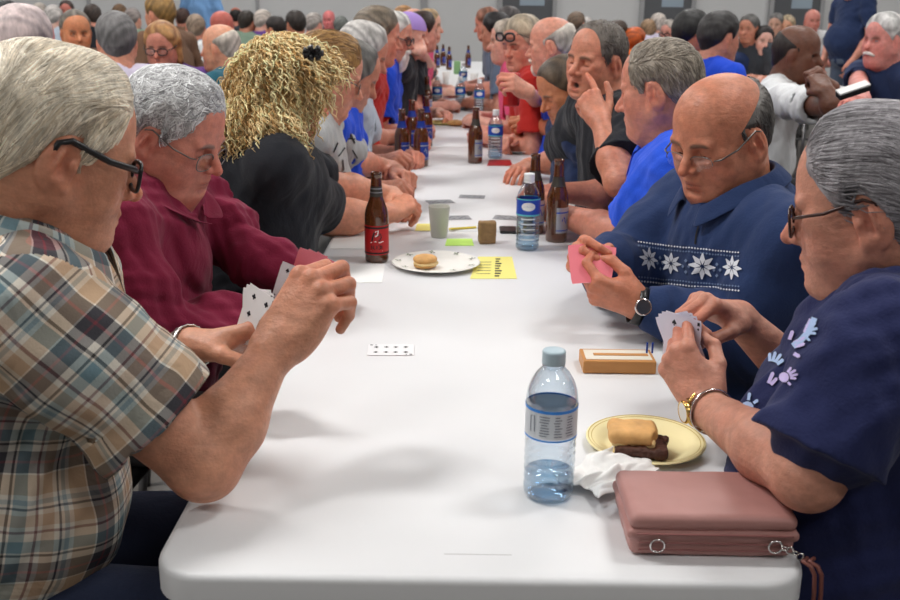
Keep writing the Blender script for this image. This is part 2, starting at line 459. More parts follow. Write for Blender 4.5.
def hair_cap(h, style, thick, col, col2, hres, parent, seed=1, extra=None, nst=0, stl=.05, stw=.0011, comb='side', mess=.25, curl=0):
    """cap of hair over the scalp, with modelled locks on top when nst > 0"""
    q = h.sc; ext = .22 * q
    F = Field(h.c - ext, h.c + ext, hres)
    F.ell(h.w(-.012, 0, .040), A(.097, .078 * h.wd, .088) * q, h.R, 0)
    F.ell(h.w(.022, 0, .045), A(.068, .066 * h.wd, .074) * q, h.R, .03 * q)
    F.cap(h.w(-.04, 0, 0), h.w(-.045, 0, -.05), .056 * q, .052 * q, .03)
    ax = [(F.lo[i] + F.h * np.arange(F.n[i])) for i in range(3)]
    X, Y, Z = np.meshgrid(*ax, indexing='ij')
    L = h.loc(np.stack([X, Y, Z], -1).reshape(-1, 3)); hm = hairline(style, L[:, 0], L[:, 1], L[:, 2]).reshape(F.n) * q
    n = folds(seed, min(.0018, thick * .2) * q, 70, (1, 1, 1))(X, Y, Z)
    F.f = (F.f - np.clip(-hm * .55, -.005, thick) + n).astype(np.float32)
    if extra: extra(F)
    V, Q = F.mesh()
    if len(V) == 0: return None
    V = relax(V, Q, 2)
    r = np.random.default_rng(seed)
    LL = h.loc(V); nz = .5 + .5 * np.sin(LL @ A(60, 43, 25) + 3 * np.sin(LL @ A(21, 37, 45)))
    cc = np.array(col) * (1 - nz[:, None]) + np.array(col2) * nz[:, None]
    FF = [tuple(x) for x in Q.tolist()] if nst else Q
    if nst:
        # locks: start on the cap surface, comb along the head
        me_n = vnormals(V, Q); bvh = BVHTree.FromPolygons([Vector(v) for v in V], Q.tolist()); pick = r.integers(0, len(V), nst); VV = [V]; CC = [cc]; base = len(V); tri = []
        for i in pick:
            p = LL[i] * 1.0; nn = h.R.T @ me_n[i]
            if hairline(style, *[np.array([c]) for c in p])[0] > -.002: continue
            d = combdir(comb, p); d = d + r.normal(size=3) * mess; cl = stl * r.uniform(.6, 1.3) / 6
            f = np.array(lerp(col, col2, r.uniform(-.15, 1.15))).clip(.004, 1) * r.uniform(.75, 1.25)
            pts = []; ph = r.uniform(0, 6.28); lift = r.uniform(.0002, .0018)
            for j in range(7):
                wp = h.w(*p); hit = bvh.find_nearest(Vector(wp))
                g = h.R.T @ A(*hit[1]); mk = hairline(style, *[np.array([c]) for c in p])[0]
                if mk < .006: p = h.loc(A(*hit[0])[None])[0]
                if j == 0: g0 = g
                d = d + .14 * (combdir(comb, p) - d); t_ = nrm(d - g * (g @ d))
                w_ = np.cross(g, t_)
                pts.append(p + g * (lift * (1 if j < 5 else .4) + .0004) + w_ * curl * math.sin(ph + j * 1.1) * .004)
                p = p + t_ * cl
            pts = np.array([h.w(*t) for t in pts]); m = len(pts); wd = np.array([.5, .9, 1, 1, .9, .6, .15]) * stw * r.uniform(.7, 1.4)
            gl = h.R @ g; tg = np.gradient(pts, axis=0); sd = np.cross(tg, gl); sd /= np.linalg.norm(sd, axis=1)[:, None] + 1e-9
            a_, b_, c_ = pts - sd * wd[:, None], pts + sd * wd[:, None], pts + gl * wd[:, None] * .8
            VV += [a_, c_, b_]; CC.append(np.tile(f, (3 * m, 1)))
            for j in range(m - 1):
                tri.append((base + j, base + j + 1, base + m + j + 1, base + m + j)); tri.append((base + m + j, base + m + j + 1, base + 2 * m + j + 1, base + 2 * m + j))
            base += 3 * m
        V = np.concatenate(VV); cc = np.concatenate(CC); Q = np.concatenate([Q, np.array(tri, dtype=np.int64)]) if tri else Q
    return mesh('hair', V, Q, HAIR, parent, col=cc)
def combdir(c, p):
    x, y, z = p
    if c == 'back': return nrm(A(-1, 0, -.15 if x > 0 else -.6))
    if c == 'side': return nrm(A(-.35 + (.6 if x > .03 else 0) * 0, -.2 if z > .07 else 0, -.9 if z < .08 else -.1) + A(-.5 if z > .07 else 0, 0, 0) + (A(0, -1.0 * (1 if y > -.03 else 1), 0) if z > .085 else 0))
    if c == 'fwd': return nrm(A(.8, 0, -.5))
    return nrm(A(-.3, 0, -1))
def vnormals(V, Q):
    n = np.cross(V[Q[:, 2]] - V[Q[:, 0]], V[Q[:, 3]] - V[Q[:, 1]]); o = np.zeros_like(V)
    for k in range(4):
        for a in range(3): o[:, a] += np.bincount(Q[:, k], n[:, a], len(V))
    return o / (np.linalg.norm(o, axis=1)[:, None] + 1e-12)

def glasses(h, parent, mat, lw=.026, lh=.017, rim=.0013, half=False, square=.5, drop=.0, name='glasses', temple=.0016):
    m = MB(); lens = []
    for y in (1, -1):
        pts = []
        for k in range(28):
            a = 2 * PI * k / 28; ca, sa = math.cos(a), math.sin(a); e = 1 - square * .5
            px_ = math.copysign(abs(ca) ** e, ca) * lw; pz = math.copysign(abs(sa) ** e, sa) * lh
            yy = .0335 * y + px_; pts.append(h.w(.105 - .35 * abs(yy) ** 1.5 * 1.2 - drop * .2 - pz * .1, yy, .002 - drop + pz))
        lens.append(pts)
        if half: m.tube([p for k, p in enumerate(pts) if k <= 14], rim, 6)
        else: m.tube(pts, rim, 6, closed=True)
        m.tube([h.w(.092, .060 * y, .010 - drop), h.w(.086, .073 * y, .012 - drop), h.w(.05, .083 * y, .014 - drop * .6), h.w(0, .0865 * y, .026), h.w(-.014, .0865 * y, .020), h.w(-.022, .080 * y, -.008)], temple, 6)
    m.tube([h.w(.1035 - drop * .2, .009, .006 - drop), h.w(.108 - drop * .2, 0, .009 - drop), h.w(.1035 - drop * .2, -.009, .006 - drop)], rim * 1.1, 6)
    g = m.build(name, mat, parent)
    for pts in lens:
        c = sum(pts) / len(pts) + h.R[:, 0] * .001; mesh('lens', list(pts) + [c], [(i, (i + 1) % 28, 28) for i in range(28)], M_lens, g)
    return g

# ------------------------------------------------------------------ hands and arms
FWD = {}
POSES = {
    'relax': dict(f=[(25, 35, 20)] * 4, sp=6),
    'hold': dict(f=[(42, 62, 30), (50, 66, 34), (56, 68, 36), (60, 66, 36)], sp=3, th=[(.018, .024, -.010), (.048, .040, -.030), (.078, .040, -.048), (.102, .026, -.056)]),
    'pinch': dict(f=[(52, 52, 22), (48, 66, 34), (54, 74, 38), (60, 72, 40)], sp=3, th=[(.018, .026, -.010), (.048, .044, -.028), (.078, .046, -.050), (.102, .036, -.066)]),
    'fist': dict(f=[(72, 92, 45)] * 4, sp=0, th=[(.018, .026, -.010), (.046, .042, -.030), (.070, .030, -.048), (.078, .006, -.052)]),
    'flat': dict(f=[(10, 12, 6), (8, 12, 6), (10, 14, 6), (14, 16, 8)], sp=8),
    'loose': dict(f=[(48, 55, 28), (55, 60, 30), (60, 62, 32), (62, 60, 30)], sp=4),
    'point': dict(f=[(12, 14, 8), (62, 80, 40), (70, 84, 40), (72, 80, 40)], sp=6, th=[(.018, .026, -.010), (.046, .050, -.012), (.078, .064, -.004), (.104, .066, .004)]),
}
def add_hand(F, W, K, n, side, pose, sc=1.0, k=.006):
    """W wrist, K middle knuckle, n direction the back of the hand faces"""
    W = np.asarray(W, float); X = nrm(np.asarray(K) - W); n = np.asarray(n, float); Zd = nrm(n - X * (n @ X))
    Yt = np.cross(Zd, X) * (1 if side == 'R' else -1)          # towards the thumb
    R = np.stack([X, Yt, Zd], 1)
    g = lambda x, y, z: W + sc * (R @ A(x, y, z))
    kn = [(.090, .029, 0), (.094, .010, .003), (.089, -.009, .002), (.081, -.026, -.002)]
    ln = [(.043, .026, .021), (.048, .029, .022), (.044, .027, .022), (.034, .020, .019)]
    rd = [(.0098, .0088, .0076), (.0100, .009, .0078), (.0096, .0086, .0074), (.0086, .0076, .0066)]
    ps = POSES[pose]
    for i in range(4):
        F.cap(g(.004, kn[i][1] * .55, 0), g(*kn[i]), .0155 * sc, .0118 * sc, k * 2)
    F.ell(g(.045, 0, -.006), A(.048, .034, .013) * sc, R, .01)
    F.ell(g(.036, .024, -.012), A(.032, .016, .014) * sc, R, .01); F.ell(g(.038, -.024, -.010), A(.034, .013, .013) * sc, R, .01)
    for i in range(4):
        p = A(*kn[i]); a = 0; sp = math.radians((1.2 - i) * ps['sp'])
        F.ell(g(kn[i][0], kn[i][1], kn[i][2] + .004), A(.011, .0095, .009) * sc, R, .005)
        for j in range(3):
            a += math.radians(ps['f'][i][j]); L = ln[i][j]
            d = A(math.cos(a) * math.cos(sp), math.cos(a) * math.sin(sp) if a < 1.6 else 0, -math.sin(a)); q = p + d * L
            F.cap(g(*p), g(*q), rd[i][j] * sc, (rd[i][j] * .93) * sc, .0025 if j else .005); p = q
    th = ps.get('th', [(.018, .026, -.008), (.050, .044, -.018), (.080, .052, -.024), (.104, .050, -.028)]); rt_ = (.0145, .0115, .0105, .0085)
    for j in range(3): F.cap(g(*th[j]), g(*th[j + 1]), rt_[j] * sc, rt_[j + 1] * sc, .004 if j else .012)
    return R
def arm_ik(S, W, pole, L1=.29, L2=.255):
    S, W = np.asarray(S), np.asarray(W); v = W - S; d = np.linalg.norm(v); d2 = min(d, (L1 + L2) * .995); v = v / d
    a = (L1 * L1 - L2 * L2 + d2 * d2) / (2 * d2); h = math.sqrt(max(L1 * L1 - a * a, 0)); p = np.asarray(pole, float); p = nrm(p - v * (p @ v))
    return S + v * a + p * h
def add_arm(F, S, E_, W, g=1.0, k=.015, hand=None, t=0):
    F.cap(S, lerp(S, E_, .45), .047 * g + t, .050 * g + t, k); F.cap(lerp(S, E_, .45), E_, .050 * g + t, .040 * g + t, k)
    F.cap(E_, lerp(E_, W, .35), .041 * g + t, .042 * g + t, k); F.cap(lerp(E_, W, .35), W, .042 * g + t, .027 * g ** .5 + t, k)

# ------------------------------------------------------------------ whole person
def uvbody(V, Q, sk, sleeves=True):
    """cloth coordinates in metres, per face corner: round the trunk, or round each arm"""
    cen = V[Q].mean(1); segs = [('t', sk['Pv'], sk['N'])]
    if sleeves:
        for i in (0, 1): segs.append((i, sk['S'][i], sk['E'][i])); segs.append((i + 2, sk['E'][i], sk['W'][i]))
    D = []
    for kx, a, b in segs:
        ba = b - a; t = np.clip(((cen - a) @ ba) / (ba @ ba), 0, 1); d = np.linalg.norm(cen - a - t[:, None] * ba, axis=1)
        D.append(d - (.16 if kx == 't' else .055))
    reg = np.argmin(np.array(D), 0); uv = np.zeros((len(Q), 4, 2))
    for i, (kx, a, b) in enumerate(segs):
        m = reg == i
        if not m.any(): continue
        ax = nrm(b - a); ref = sk['f'] if kx == 't' else (A(0, 0, 1) if abs(ax[2]) < .8 else sk['f'])
        e1 = nrm(ref - ax * (ref @ ax)); e2 = np.cross(ax, e1); p = V[Q[m]] - a
        ang = np.arctan2(p @ e2, p @ e1); c0 = ang[:, :1]; ang = c0 + (ang - c0 + PI) % (2 * PI) - PI
        uv[m, :, 0] = ang * (.17 if kx == 't' else .06); uv[m, :, 1] = p @ ax + (.0 if kx == 't' else .31 * i)
    return uv.reshape(-1, 2)
M_shoe = simple('dark_shoe', (.03, .028, .027), .5)
M_jeans = cloth('dark_jeans', lin(44, 52, 76)); M_trousers = cloth('grey_trousers', lin(60, 60, 64)); M_khaki = cloth('khaki_trousers', lin(120, 108, 88))
def person(label, head, face=(0, 10, 0), hs=1.0, skin=(205, 150, 128), fwd=0, torso=None, lean=.20, hair=None, shirt=None, sleeve='short',
           arms=None, fat=.3, res=.006, group=None, legs=True, neck=.13, nfwd=-.045, arms_auto=True, shift=(0, 0), seat=.46, shw=.19, stand=False,
           beard=None, brow=(110, 95, 80), pants=None, eyes='down', mouth=0, nose=1.0, collar=None, handres=None, fold=.006, ag=1.0, armw=None,
           ear_c=None, cuffw=0, ag_s=None, stub=None, eyeballs=False, drape=.0, headlift=0, tz=.74, wd=1.0, slv=.74, bust=0):
    Rh = rotm(*face); Hc = np.asarray(head, float)
    hd = Head(Hc, Rh, hs, fat=fat, nose=nose, eyes=eyes, mouth=mouth, wd=wd); hd.style = hair['style'] if hair else 'none'
    f = A(math.cos(math.radians(fwd)), math.sin(math.radians(fwd)), 0); s = A(-f[1], f[0], 0)     # s = own left
    N = Hc + f * nfwd + A(0, 0, -neck * hs) + s * shift[0]
    zs = seat + .10
    if stand: Pv = N + A(0, 0, -.52) - f * .02
    else: Pv = A(N[0] - f[0] * lean, N[1] - f[1] * lean, zs)
    if N[2] - Pv[2] < .38: pass
    u = nrm(N - Pv); 
    S = [N + sg * s * shw - u * .045 + f * .012 for sg in (1, -1)]     # 0 left, 1 right
    sk = dict(N=N, Pv=Pv, f=f, s=s, u=u, S=S, E=[None, None], W=[None, None])
    hands = [None, None]
    arms = arms or {}
    for i, sd in enumerate('LR'):
        sg = 1 if sd == 'L' else -1; a = arms.get(sd)
        if a is None:
            if stand: Wp = S[i] - A(0, 0, .5) + f * .1; a = dict(W=Wp, K=Wp - A(0, 0, .09) + f * .02, n=s * sg, pose='relax')
            else:
                r = RNG.uniform(-.03, .03); Wp = A(*(N + f * (.19 + r) + s * sg * .11)); Wp[2] = tz + .05
                Kp = Wp + f * .05 - s * sg * .07; a = dict(W=Wp, K=Kp, n=(0, 0, 1) + s * sg * .4 + f * .2, pose='loose')
        W = np.asarray(a['W'], float); sk['W'][i] = W
        if 'S' in a: S[i] = np.asarray(a['S'], float)
        if 'E' in a: Ep = np.asarray(a['E'], float)
        else: Ep = arm_ik(S[i], W, a.get('pole', s * sg * .6 + A(0, 0, -1) - f * .3))
        if not stand: Ep = Ep + A(0, 0, max(0, tz + .035 - Ep[2]) if (Ep - N) @ f > .12 else 0)
        sk['E'][i] = Ep; hands[i] = a
    g = ag; th = .011
    # ---- root = body mesh
    base = A(Pv[0], Pv[1], 0)
    parts = []
    nl = Hc - .21 * hs; nh = Hc + .19 * hs
    nl = np.minimum(nl, N - A(.10, .10, .05))
    FH = Field(nl, np.maximum(nh, N + .1), res if res > .0035 else res)
    hd.add(FH, fine=res <= .0045); hd.neck(FH, N, .056 + .012 * fat)
    FH.cap(N - A(0, 0, .01), N - u * .10, .07, .085, .03)
    v, q = FH.mesh(); vh = relax(v, q, 2, .35); cols = hd.colors(vh, lin(*skin), lin(*brow), stub=lin(*stub) if stub else None,
                  scalp=None); parts.append((vh, q)); CC = [cols]
    # torso, coarse: it lies under the clothes
    FT = Field(np.minimum(Pv, N) - .3, np.maximum(Pv, N) + .3, .014)
    def trunk(F, t, k=.04, kk=1):
        ff = fat
        Rt = np.stack([nrm(np.cross(s, u)), s, u], 1)
        F.ell(lerp(Pv, N, .66) + Rt[:, 0] * .005, A(.100 + .02 * ff + t, .160 + .01 * ff + t, .19), Rt, k)
        F.ell(lerp(Pv, N, .30) + Rt[:, 0] * (.015 + .06 * ff), A(.105 + .07 * ff + t, .148 + .055 * ff + t, .17), Rt, k * 1.5)
        F.ell(Pv + A(0, 0, .0), A(.125 + .03 * ff + t, .170 + .03 * ff + t, .12), Rt, k)
        for i in (0, 1):
            F.cap(N - u * .04, S[i], .062 + t, .054 * g + t, k); F.cap(N + u * .01, lerp(N, S[i], .65) , .042 + t, .040 + t, k)
    trunk(FT, -.014); v, q = FT.mesh(); parts.append((v, q)); CC.append(np.tile(lin(*skin), (len(v), 1)))
    hr = handres or max(res, .0022)
    for i, sd in enumerate('LR'):
        a = hands[i]; Ep, W = sk['E'][i], sk['W'][i]; st = S[i]
        K = np.asarray(a['K'], float)
        pts = np.array([st, Ep, W, W + nrm(K - W) * .2]); far = pts.min(0) - .07, pts.max(0) + .07
        FA = Field(far[0], far[1], hr)
        add_arm(FA, st, Ep, W, g, .02); hsz = a.get('sc', 1.0)
        # wrist flattened into the hand
        FA.cap(W, lerp(W, K, .25), .026 * g ** .5, .022, .015)
        add_hand(FA, W, K, a['n'], sd, a['pose'], hsz)
        v, q = FA.mesh(); v = relax(v, q, 2, .4)
        X = nrm(K - W); along = (v - W) @ X
        c = np.tile(lin(*skin), (len(v), 1)); m = np.clip((along - .07) / .05, 0, 1)[:, None] * .5; c = c * (1 - m) + c * np.array([1.0, .75, .68]) * m
        parts.append((v, q)); CC.append(c)
    V, Q = joinm(parts); cc = np.concatenate(CC)
    root = mesh('person', V, Q, SKIN, None, loc=base, col=cc); setp(root, label, 'person', group)
    root['_dbg'] = 0; del root['_dbg']
    # ---- eyes
    if eyeballs:
        for y in (1, -1):
            m = MB(); prof = [(max(.0128 * math.sin(PI * j / 12), .0001), -.0128 * math.cos(PI * j / 12)) for j in range(13)]
            m.lathe(prof, n=16, cap=False)
            Vv = np.array(m.V); Rz = np.stack([-Rh[:, 2], Rh[:, 1], Rh[:, 0]], 1); Vv = (Rz @ (Vv * hs).T).T + hd.w(.0745, .032 * y, .005)
            e = mesh('eye', Vv, m.F, [M_eyeW, M_iris], root)
            e.data.polygons.foreach_set('material_index', [1 if (np.mean([Vv[k] for k in fc], axis=0) - hd.w(.0745, .032 * y, .005)) @ (Rh[:, 0] * .9 - Rh[:, 2] * (.35 if eyes == 'down' else .05)) > .0112 * hs else 0 for fc in m.F])
    # ---- shirt
    cr = res * 1.3 if res < .004 else res
    t = th
    ends = []
    lo = np.minimum(np.min([Pv, N, *S, *sk['E'], *(sk['W'] if sleeve == 'long' else [])], 0), Pv) - .24; hi = np.max([Pv, N, *S, *sk['E'], *(sk['W'] if sleeve == 'long' else [])], 0) + .22
    lo[2] = min(Pv[2] - .10, lo[2] + .10); 
    FS = Field(lo, hi, cr)
    gs = ag_s or g
    for i in (0, 1):
        Ep, W = sk['E'][i], sk['W'][i]
        if sleeve == 'short':
            e = lerp(S[i], Ep, slv); FS.cap(S[i], lerp(S[i], Ep, .3), .045 * gs + t, .055 * gs + t, .03); FS.cap(lerp(S[i], Ep, .3), e, .055 * gs + t, .056 * gs + t + .006, .03, flat=True)
            FS.disp(folds(len(label) + i, fold * .5, 45)) if i == 0 else None
            FS.cap(lerp(S[i], Ep, slv - .16), lerp(S[i], Ep, slv + .2), .050 * g + .007, .050 * gs + .007, 0, 's')
            FS.cap(S[i], lerp(S[i], Ep, slv - .2), .045 * gs + t, .052 * gs + t, .01)
        elif sleeve == 'none': pass
        else:
            FS.cap(S[i], lerp(S[i], Ep, .5), .050 * gs + t, .053 * gs + t, .03); FS.cap(lerp(S[i], Ep, .5), Ep, .053 * gs + t, .046 * gs + t, .02)
            FS.cap(Ep, lerp(Ep, W, .4), .046 * gs + t, .045 * gs + t, .02); FS.cap(lerp(Ep, W, .4), lerp(Ep, W, .97), .045 * gs + t, .030 * gs ** .5 + t * .6, .015, flat=True)
    trunk(FS, t, .045)
    if drape: FS.cap(lerp(Pv, N, .75) , Pv + f * .02, .13 + drape, .165 + drape, .04)
    if bust:
        for sg in (1, -1): FS.ell(lerp(Pv, N, .58) + f * bust + s * sg * .07, (.085, .085, .085), None, .05)
    FS.disp(folds(len(label) * 7 + 1, fold * .8, 17)); FS.disp(folds(len(label) * 3 + 5, fold, 38))
    FS.cap(N - u * .012 + f * .008, hd.w(-.01, 0, -.02), .056 + .012 * fat + .008, .08, .004, 's')
    v, q = FS.mesh(); v = relax(v, q, 2, .45)
    sh = mesh('shirt', v, q, shirt, root, uv=uvbody(v, q, sk)); sk['shirt'] = sh; sk['sv'] = (v, q)
    # ---- legs
    if legs:
        pm = pants or M_trousers; FL = Field(Pv - A(.75, .75, Pv[2] - .03), Pv + A(.75, .75, .14), .014); sh_ = []
        for sg in (1, -1):
            hp = Pv + s * sg * .09 - A(0, 0, .02)
            if stand: kn = hp + f * .02 - A(0, 0, hp[2] * .46); an = kn - A(0, 0, kn[2] - .09)
            else: kn = hp + f * .43 + s * sg * .04; kn[2] = seat + .07; an = kn + f * .02; an[2] = .10
            FL.cap(hp, kn, .088 + .02 * fat, .066, .02); FL.cap(kn, an, .064, .05, .02); sh_.append(an)
        FL.ell(Pv - A(0, 0, .01), (.15 + .02 * fat, .15 + .02 * fat, .11), None, .03)
        v, q = FL.mesh(); mesh('trousers', relax(v, q, 2), q, pm, root)
        for an in sh_:
            m = Field(an - .2, an + .2, .012); bt = A(an[0], an[1], .045); m.cap(bt - f * .04, bt + f * .12, .042, .038, .02); m.cap(bt, an, .045, .045, .02)
            m.f = np.maximum(m.f, (.005 - (m.lo[2] + m.h * np.arange(m.n[2])))[None, None, :].astype(np.float32)); v, q = m.mesh(); mesh('shoe', v, q, M_shoe, root)
    # ---- hair
    if hair:
        h2 = dict(hair); hair_cap(hd, h2['style'], h2.get('thick', .009), lin(*h2['col']), lin(*h2.get('col2', h2['col'])), h2.get('res', max(res, .003)), root,
                                  seed=len(label), extra=(lambda F: h2['extra'](F, hd)) if 'extra' in h2 else None, nst=h2.get('n', 0), stl=h2.get('len', .05), stw=h2.get('w', .0011), comb=h2.get('comb', 'side'), mess=h2.get('mess', .25), curl=h2.get('curl', 0))
    if beard:
        FB = Field(hd.c - .2, hd.c + .2, max(res, .004)); L = hd
        FB.cap(L.w(.02, .058, -.045), L.w(.075, .02, -.085), .018, .02, .01); FB.cap(L.w(.02, -.058, -.045), L.w(.075, -.02, -.085), .018, .02, .01)
        FB.ell(L.w(.075, 0, -.088 - beard[1] / 2), (.03, .034, .028 + beard[1]), Rh, .02); FB.cap(L.w(.1, .022, -.052), L.w(.104, 0, -.046), .008, .008, .01); FB.cap(L.w(.1, -.022, -.052), L.w(.104, 0, -.046), .008, .008, .01)
        FB.disp(folds(3, .002, 90)); v, q = FB.mesh(); mesh('beard', v, q, HAIR, root, col=np.tile(lin(*beard[0]), (len(v), 1)))
    if collar == 'tall': make_collar(hd, N, u, f, s, root, shirt, fat, tip=.005, fall=.03, stand_=.055, op=24)
    elif collar == 'crew': make_collar(hd, N, u, f, s, root, shirt, fat, tip=-.012, fall=.004, stand_=.020)
    elif collar: make_collar(hd, N, u, f, s, root, collar, fat)
    FWD[root.name] = None if stand else fwd; sk['root'] = root; sk['head'] = hd; sk['Rh'] = Rh
    return sk
def make_collar(hd, N, u, f, s, root, mat, fat=.3, r0=None, tip=.035, fall=.035, stand_=.035, op=12):
    r0 = r0 or .080 + .012 * fat; ax = nrm(lerp(u, nrm(hd.w(-.02, 0, 0) - N), .5)); fx = nrm(f - ax * (f @ ax)); sx = np.cross(ax, fx)
    V = []; n = 36; cen = N + f * .012 - u * .0
    for i in range(n + 1):
        a = math.radians(op + (360 - 2 * op) * i / n); fr = max(0, math.cos(a)); d = math.cos(a) * fx + math.sin(a) * sx; ft = fr ** 3
        hgt = stand_ - .045 * fr ** 2
        rows = [(r0 - .002, -.01), (r0, hgt * .5), (r0 + .002, hgt), (r0 + .007, hgt + .003), (r0 + .013, hgt - .004), (r0 + .024 + .006 * ft, hgt - fall * .6 - tip * .5 * ft), (r0 + .032 + .012 * ft, hgt - fall - tip * ft)]
        for r, z in rows: V.append(cen + d * r + ax * z)
    F = [(i * 7 + j, i * 7 + j + 1, (i + 1) * 7 + j + 1, (i + 1) * 7 + j) for i in range(n) for j in range(6)]
    o = mesh('collar', V, F, mat, root); m = o.modifiers.new('s', 'SOLIDIFY'); m.thickness = .0025; m.offset = 1
    m = o.modifiers.new('b', 'SUBSURF'); m.levels = m.render_levels = 1
    uvl = o.data.uv_layers.new(name='UVMap'); k = 0
    for p in o.data.polygons:
        for vi in p.vertices:
            uvl.data[k].uv = ((vi // 7) * .0125, (vi % 7) * .013); k += 1
    return o
# ------------------------------------------------------------------ room
def struct(name, mb, mat, **k):
    o = mb.build(name, mat, smooth=False, **k); o['kind'] = 'structure'; return o
M_wall = simple('painted_wall', lin(196, 197, 198), .85, var=.02, vscale=3)
M_floor = simple('polished_concrete', lin(96, 92, 88), .35, var=.10, vscale=2.5, bscale=30, bstr=.1)
M_ceil = simple('ceiling_tile', lin(225, 225, 222), .9)
M_door = simple('dark_grey_door', lin(84, 86, 90), .5)
M_trim = simple('grey_trim', lin(150, 151, 153), .6)
M_black = simple('black_plastic', (.012, .012, .013), .35)
M_steel = simple('grey_steel', (.25, .25, .26), .35, metal=.9)
YW = 14.0; XL, XR, YB, HC = -9.0, 9.5, -7.0, 4.4
struct('floor', MB().box((XL - .1, YB - .1, -.1), (XR + .1, YW + .1, 0)), M_floor)
struct('ceiling', MB().box((XL - .1, YB - .1, HC), (XR + .1, YW + .1, HC + .1)), M_ceil)
struct('wall_left', MB().box((XL - .1, YB, 0), (XL, YW, HC)), M_wall)
struct('wall_right', MB().box((XR, YB, 0), (XR + .1, YW, HC)), M_wall)
struct('wall_front', MB().box((XL, YB - .1, 0), (XR, YB, HC)), M_wall)
struct('wall_back', MB().box((XL, YW, 0), (XR, YW + .1, HC)), M_wall)
struct('baseboard_back', MB().box((XL, YW - .02, 0), (XR, YW, .12)), M_trim)
def wx(px): return P(px, 15, YW)[0]
for i, (a, b) in enumerate([(502, 552), (643, 690), (772, 818)]):
    x0, x1 = wx(a), wx(b)
    d = MB().box((x0, YW - .05, 0), (x1, YW - .005, 2.15)).build('door_%d' % (i + 1), M_door, smooth=False, bevel=.004); d['kind'] = 'structure'
    fr = MB(); fr.box((x0 - .06, YW - .07, 0), (x0, YW, 2.21)); fr.box((x1, YW - .07, 0), (x1 + .06, YW, 2.21)); fr.box((x0 - .06, YW - .07, 2.15), (x1 + .06, YW, 2.21))
    fr.build('door_frame', M_trim, d, smooth=False)
    MB().box((x0 + .25, YW - .056, 1.38), (x1 - .12, YW - .049, 1.80)).build('window', simple('door_glass', lin(150, 165, 178), .1), d, smooth=False)
    MB().tube([(x0 + .07, YW - .05, 1.0), (x0 + .07, YW - .10, 1.0), (x0 + .17, YW - .10, 1.0)], .01).build('handle', M_steel, d)
for i, (px, w) in enumerate([(258, .05), (424, .10), (90, .05)]):
    x = wx(px); struct('trim_%d' % (i + 1), MB().box((x - w / 2, YW - .03, 0), (x + w / 2, YW, HC)), M_trim)

# lamps
def emis(name, col, s):
    m = bpy.data.materials.new(name); m.use_nodes = True; nt = m.node_tree; nt.nodes.clear()
    e = nt.nodes.new('ShaderNodeEmission'); e.inputs[0].default_value = (*col, 1); e.inputs[1].default_value = s
    o = nt.nodes.new('ShaderNodeOutputMaterial'); nt.links.new(e.outputs[0], o.inputs[0]); return m
M_tube = emis('lamp_diffuser', (1.0, .985, .95), 6.0)
M_housing = simple('lamp_housing', (.7, .7, .7), .5)
LIGHTS = []
for j, y in enumerate([-2.5, 1.0, 4.5, 8.0, 11.5]):
    for i, x in enumerate([-6, -2.2, 1.9, 6.0]):
        t = empty('ceiling_light', (x, y, HC - .12), 'rectangular fluorescent ceiling light above the rows of card tables', 'ceiling light', 'ceiling lights over the hall')
        MB().box((x - .62, y - .32, HC - .10), (x + .62, y + .32, HC - .002)).build('housing', M_housing, t, smooth=False)
        MB().box((x - .58, y - .28, HC - .115), (x + .58, y + .28, HC - .101)).build('diffuser', M_tube, t, smooth=False)
        L = bpy.data.lights.new('ceiling_lamp', 'AREA'); L.shape = 'RECTANGLE'; L.size = 1.15; L.size_y = .55
        L.energy = 64 if y > 0 else 38; L.color = (1.0, .98, .955)
        lo = bpy.data.objects.new('ceiling_lamp', L); lo.location = (x, y, HC - .13); C.objects.link(lo); LIGHTS.append(lo)
for lo in LIGHTS:
    if abs(lo.location.x + 2.2) < .1 and abs(lo.location.y - 1.0) < .1: lo.data.energy = 150; lo.location.x = -1.2 if False else lo.location.x
w = bpy.data.worlds.new('world'); bpy.context.scene.world = w; w.use_nodes = True
w.node_tree.nodes['Background'].inputs[0].default_value = (.8, .85, .9, 1); w.node_tree.nodes['Background'].inputs[1].default_value = .3
sc = bpy.context.scene
sc.view_settings.view_transform = 'Standard'; sc.view_settings.look = 'None'; sc.view_settings.exposure = -.40; sc.view_settings.gamma = 1
sc.view_settings.use_curve_mapping = False
sc.cycles.use_denoising = True
sc.cycles.max_bounces = 8; sc.cycles.transparent_max_bounces = 16; sc.cycles.caustics_reflective = False; sc.cycles.caustics_refractive = False

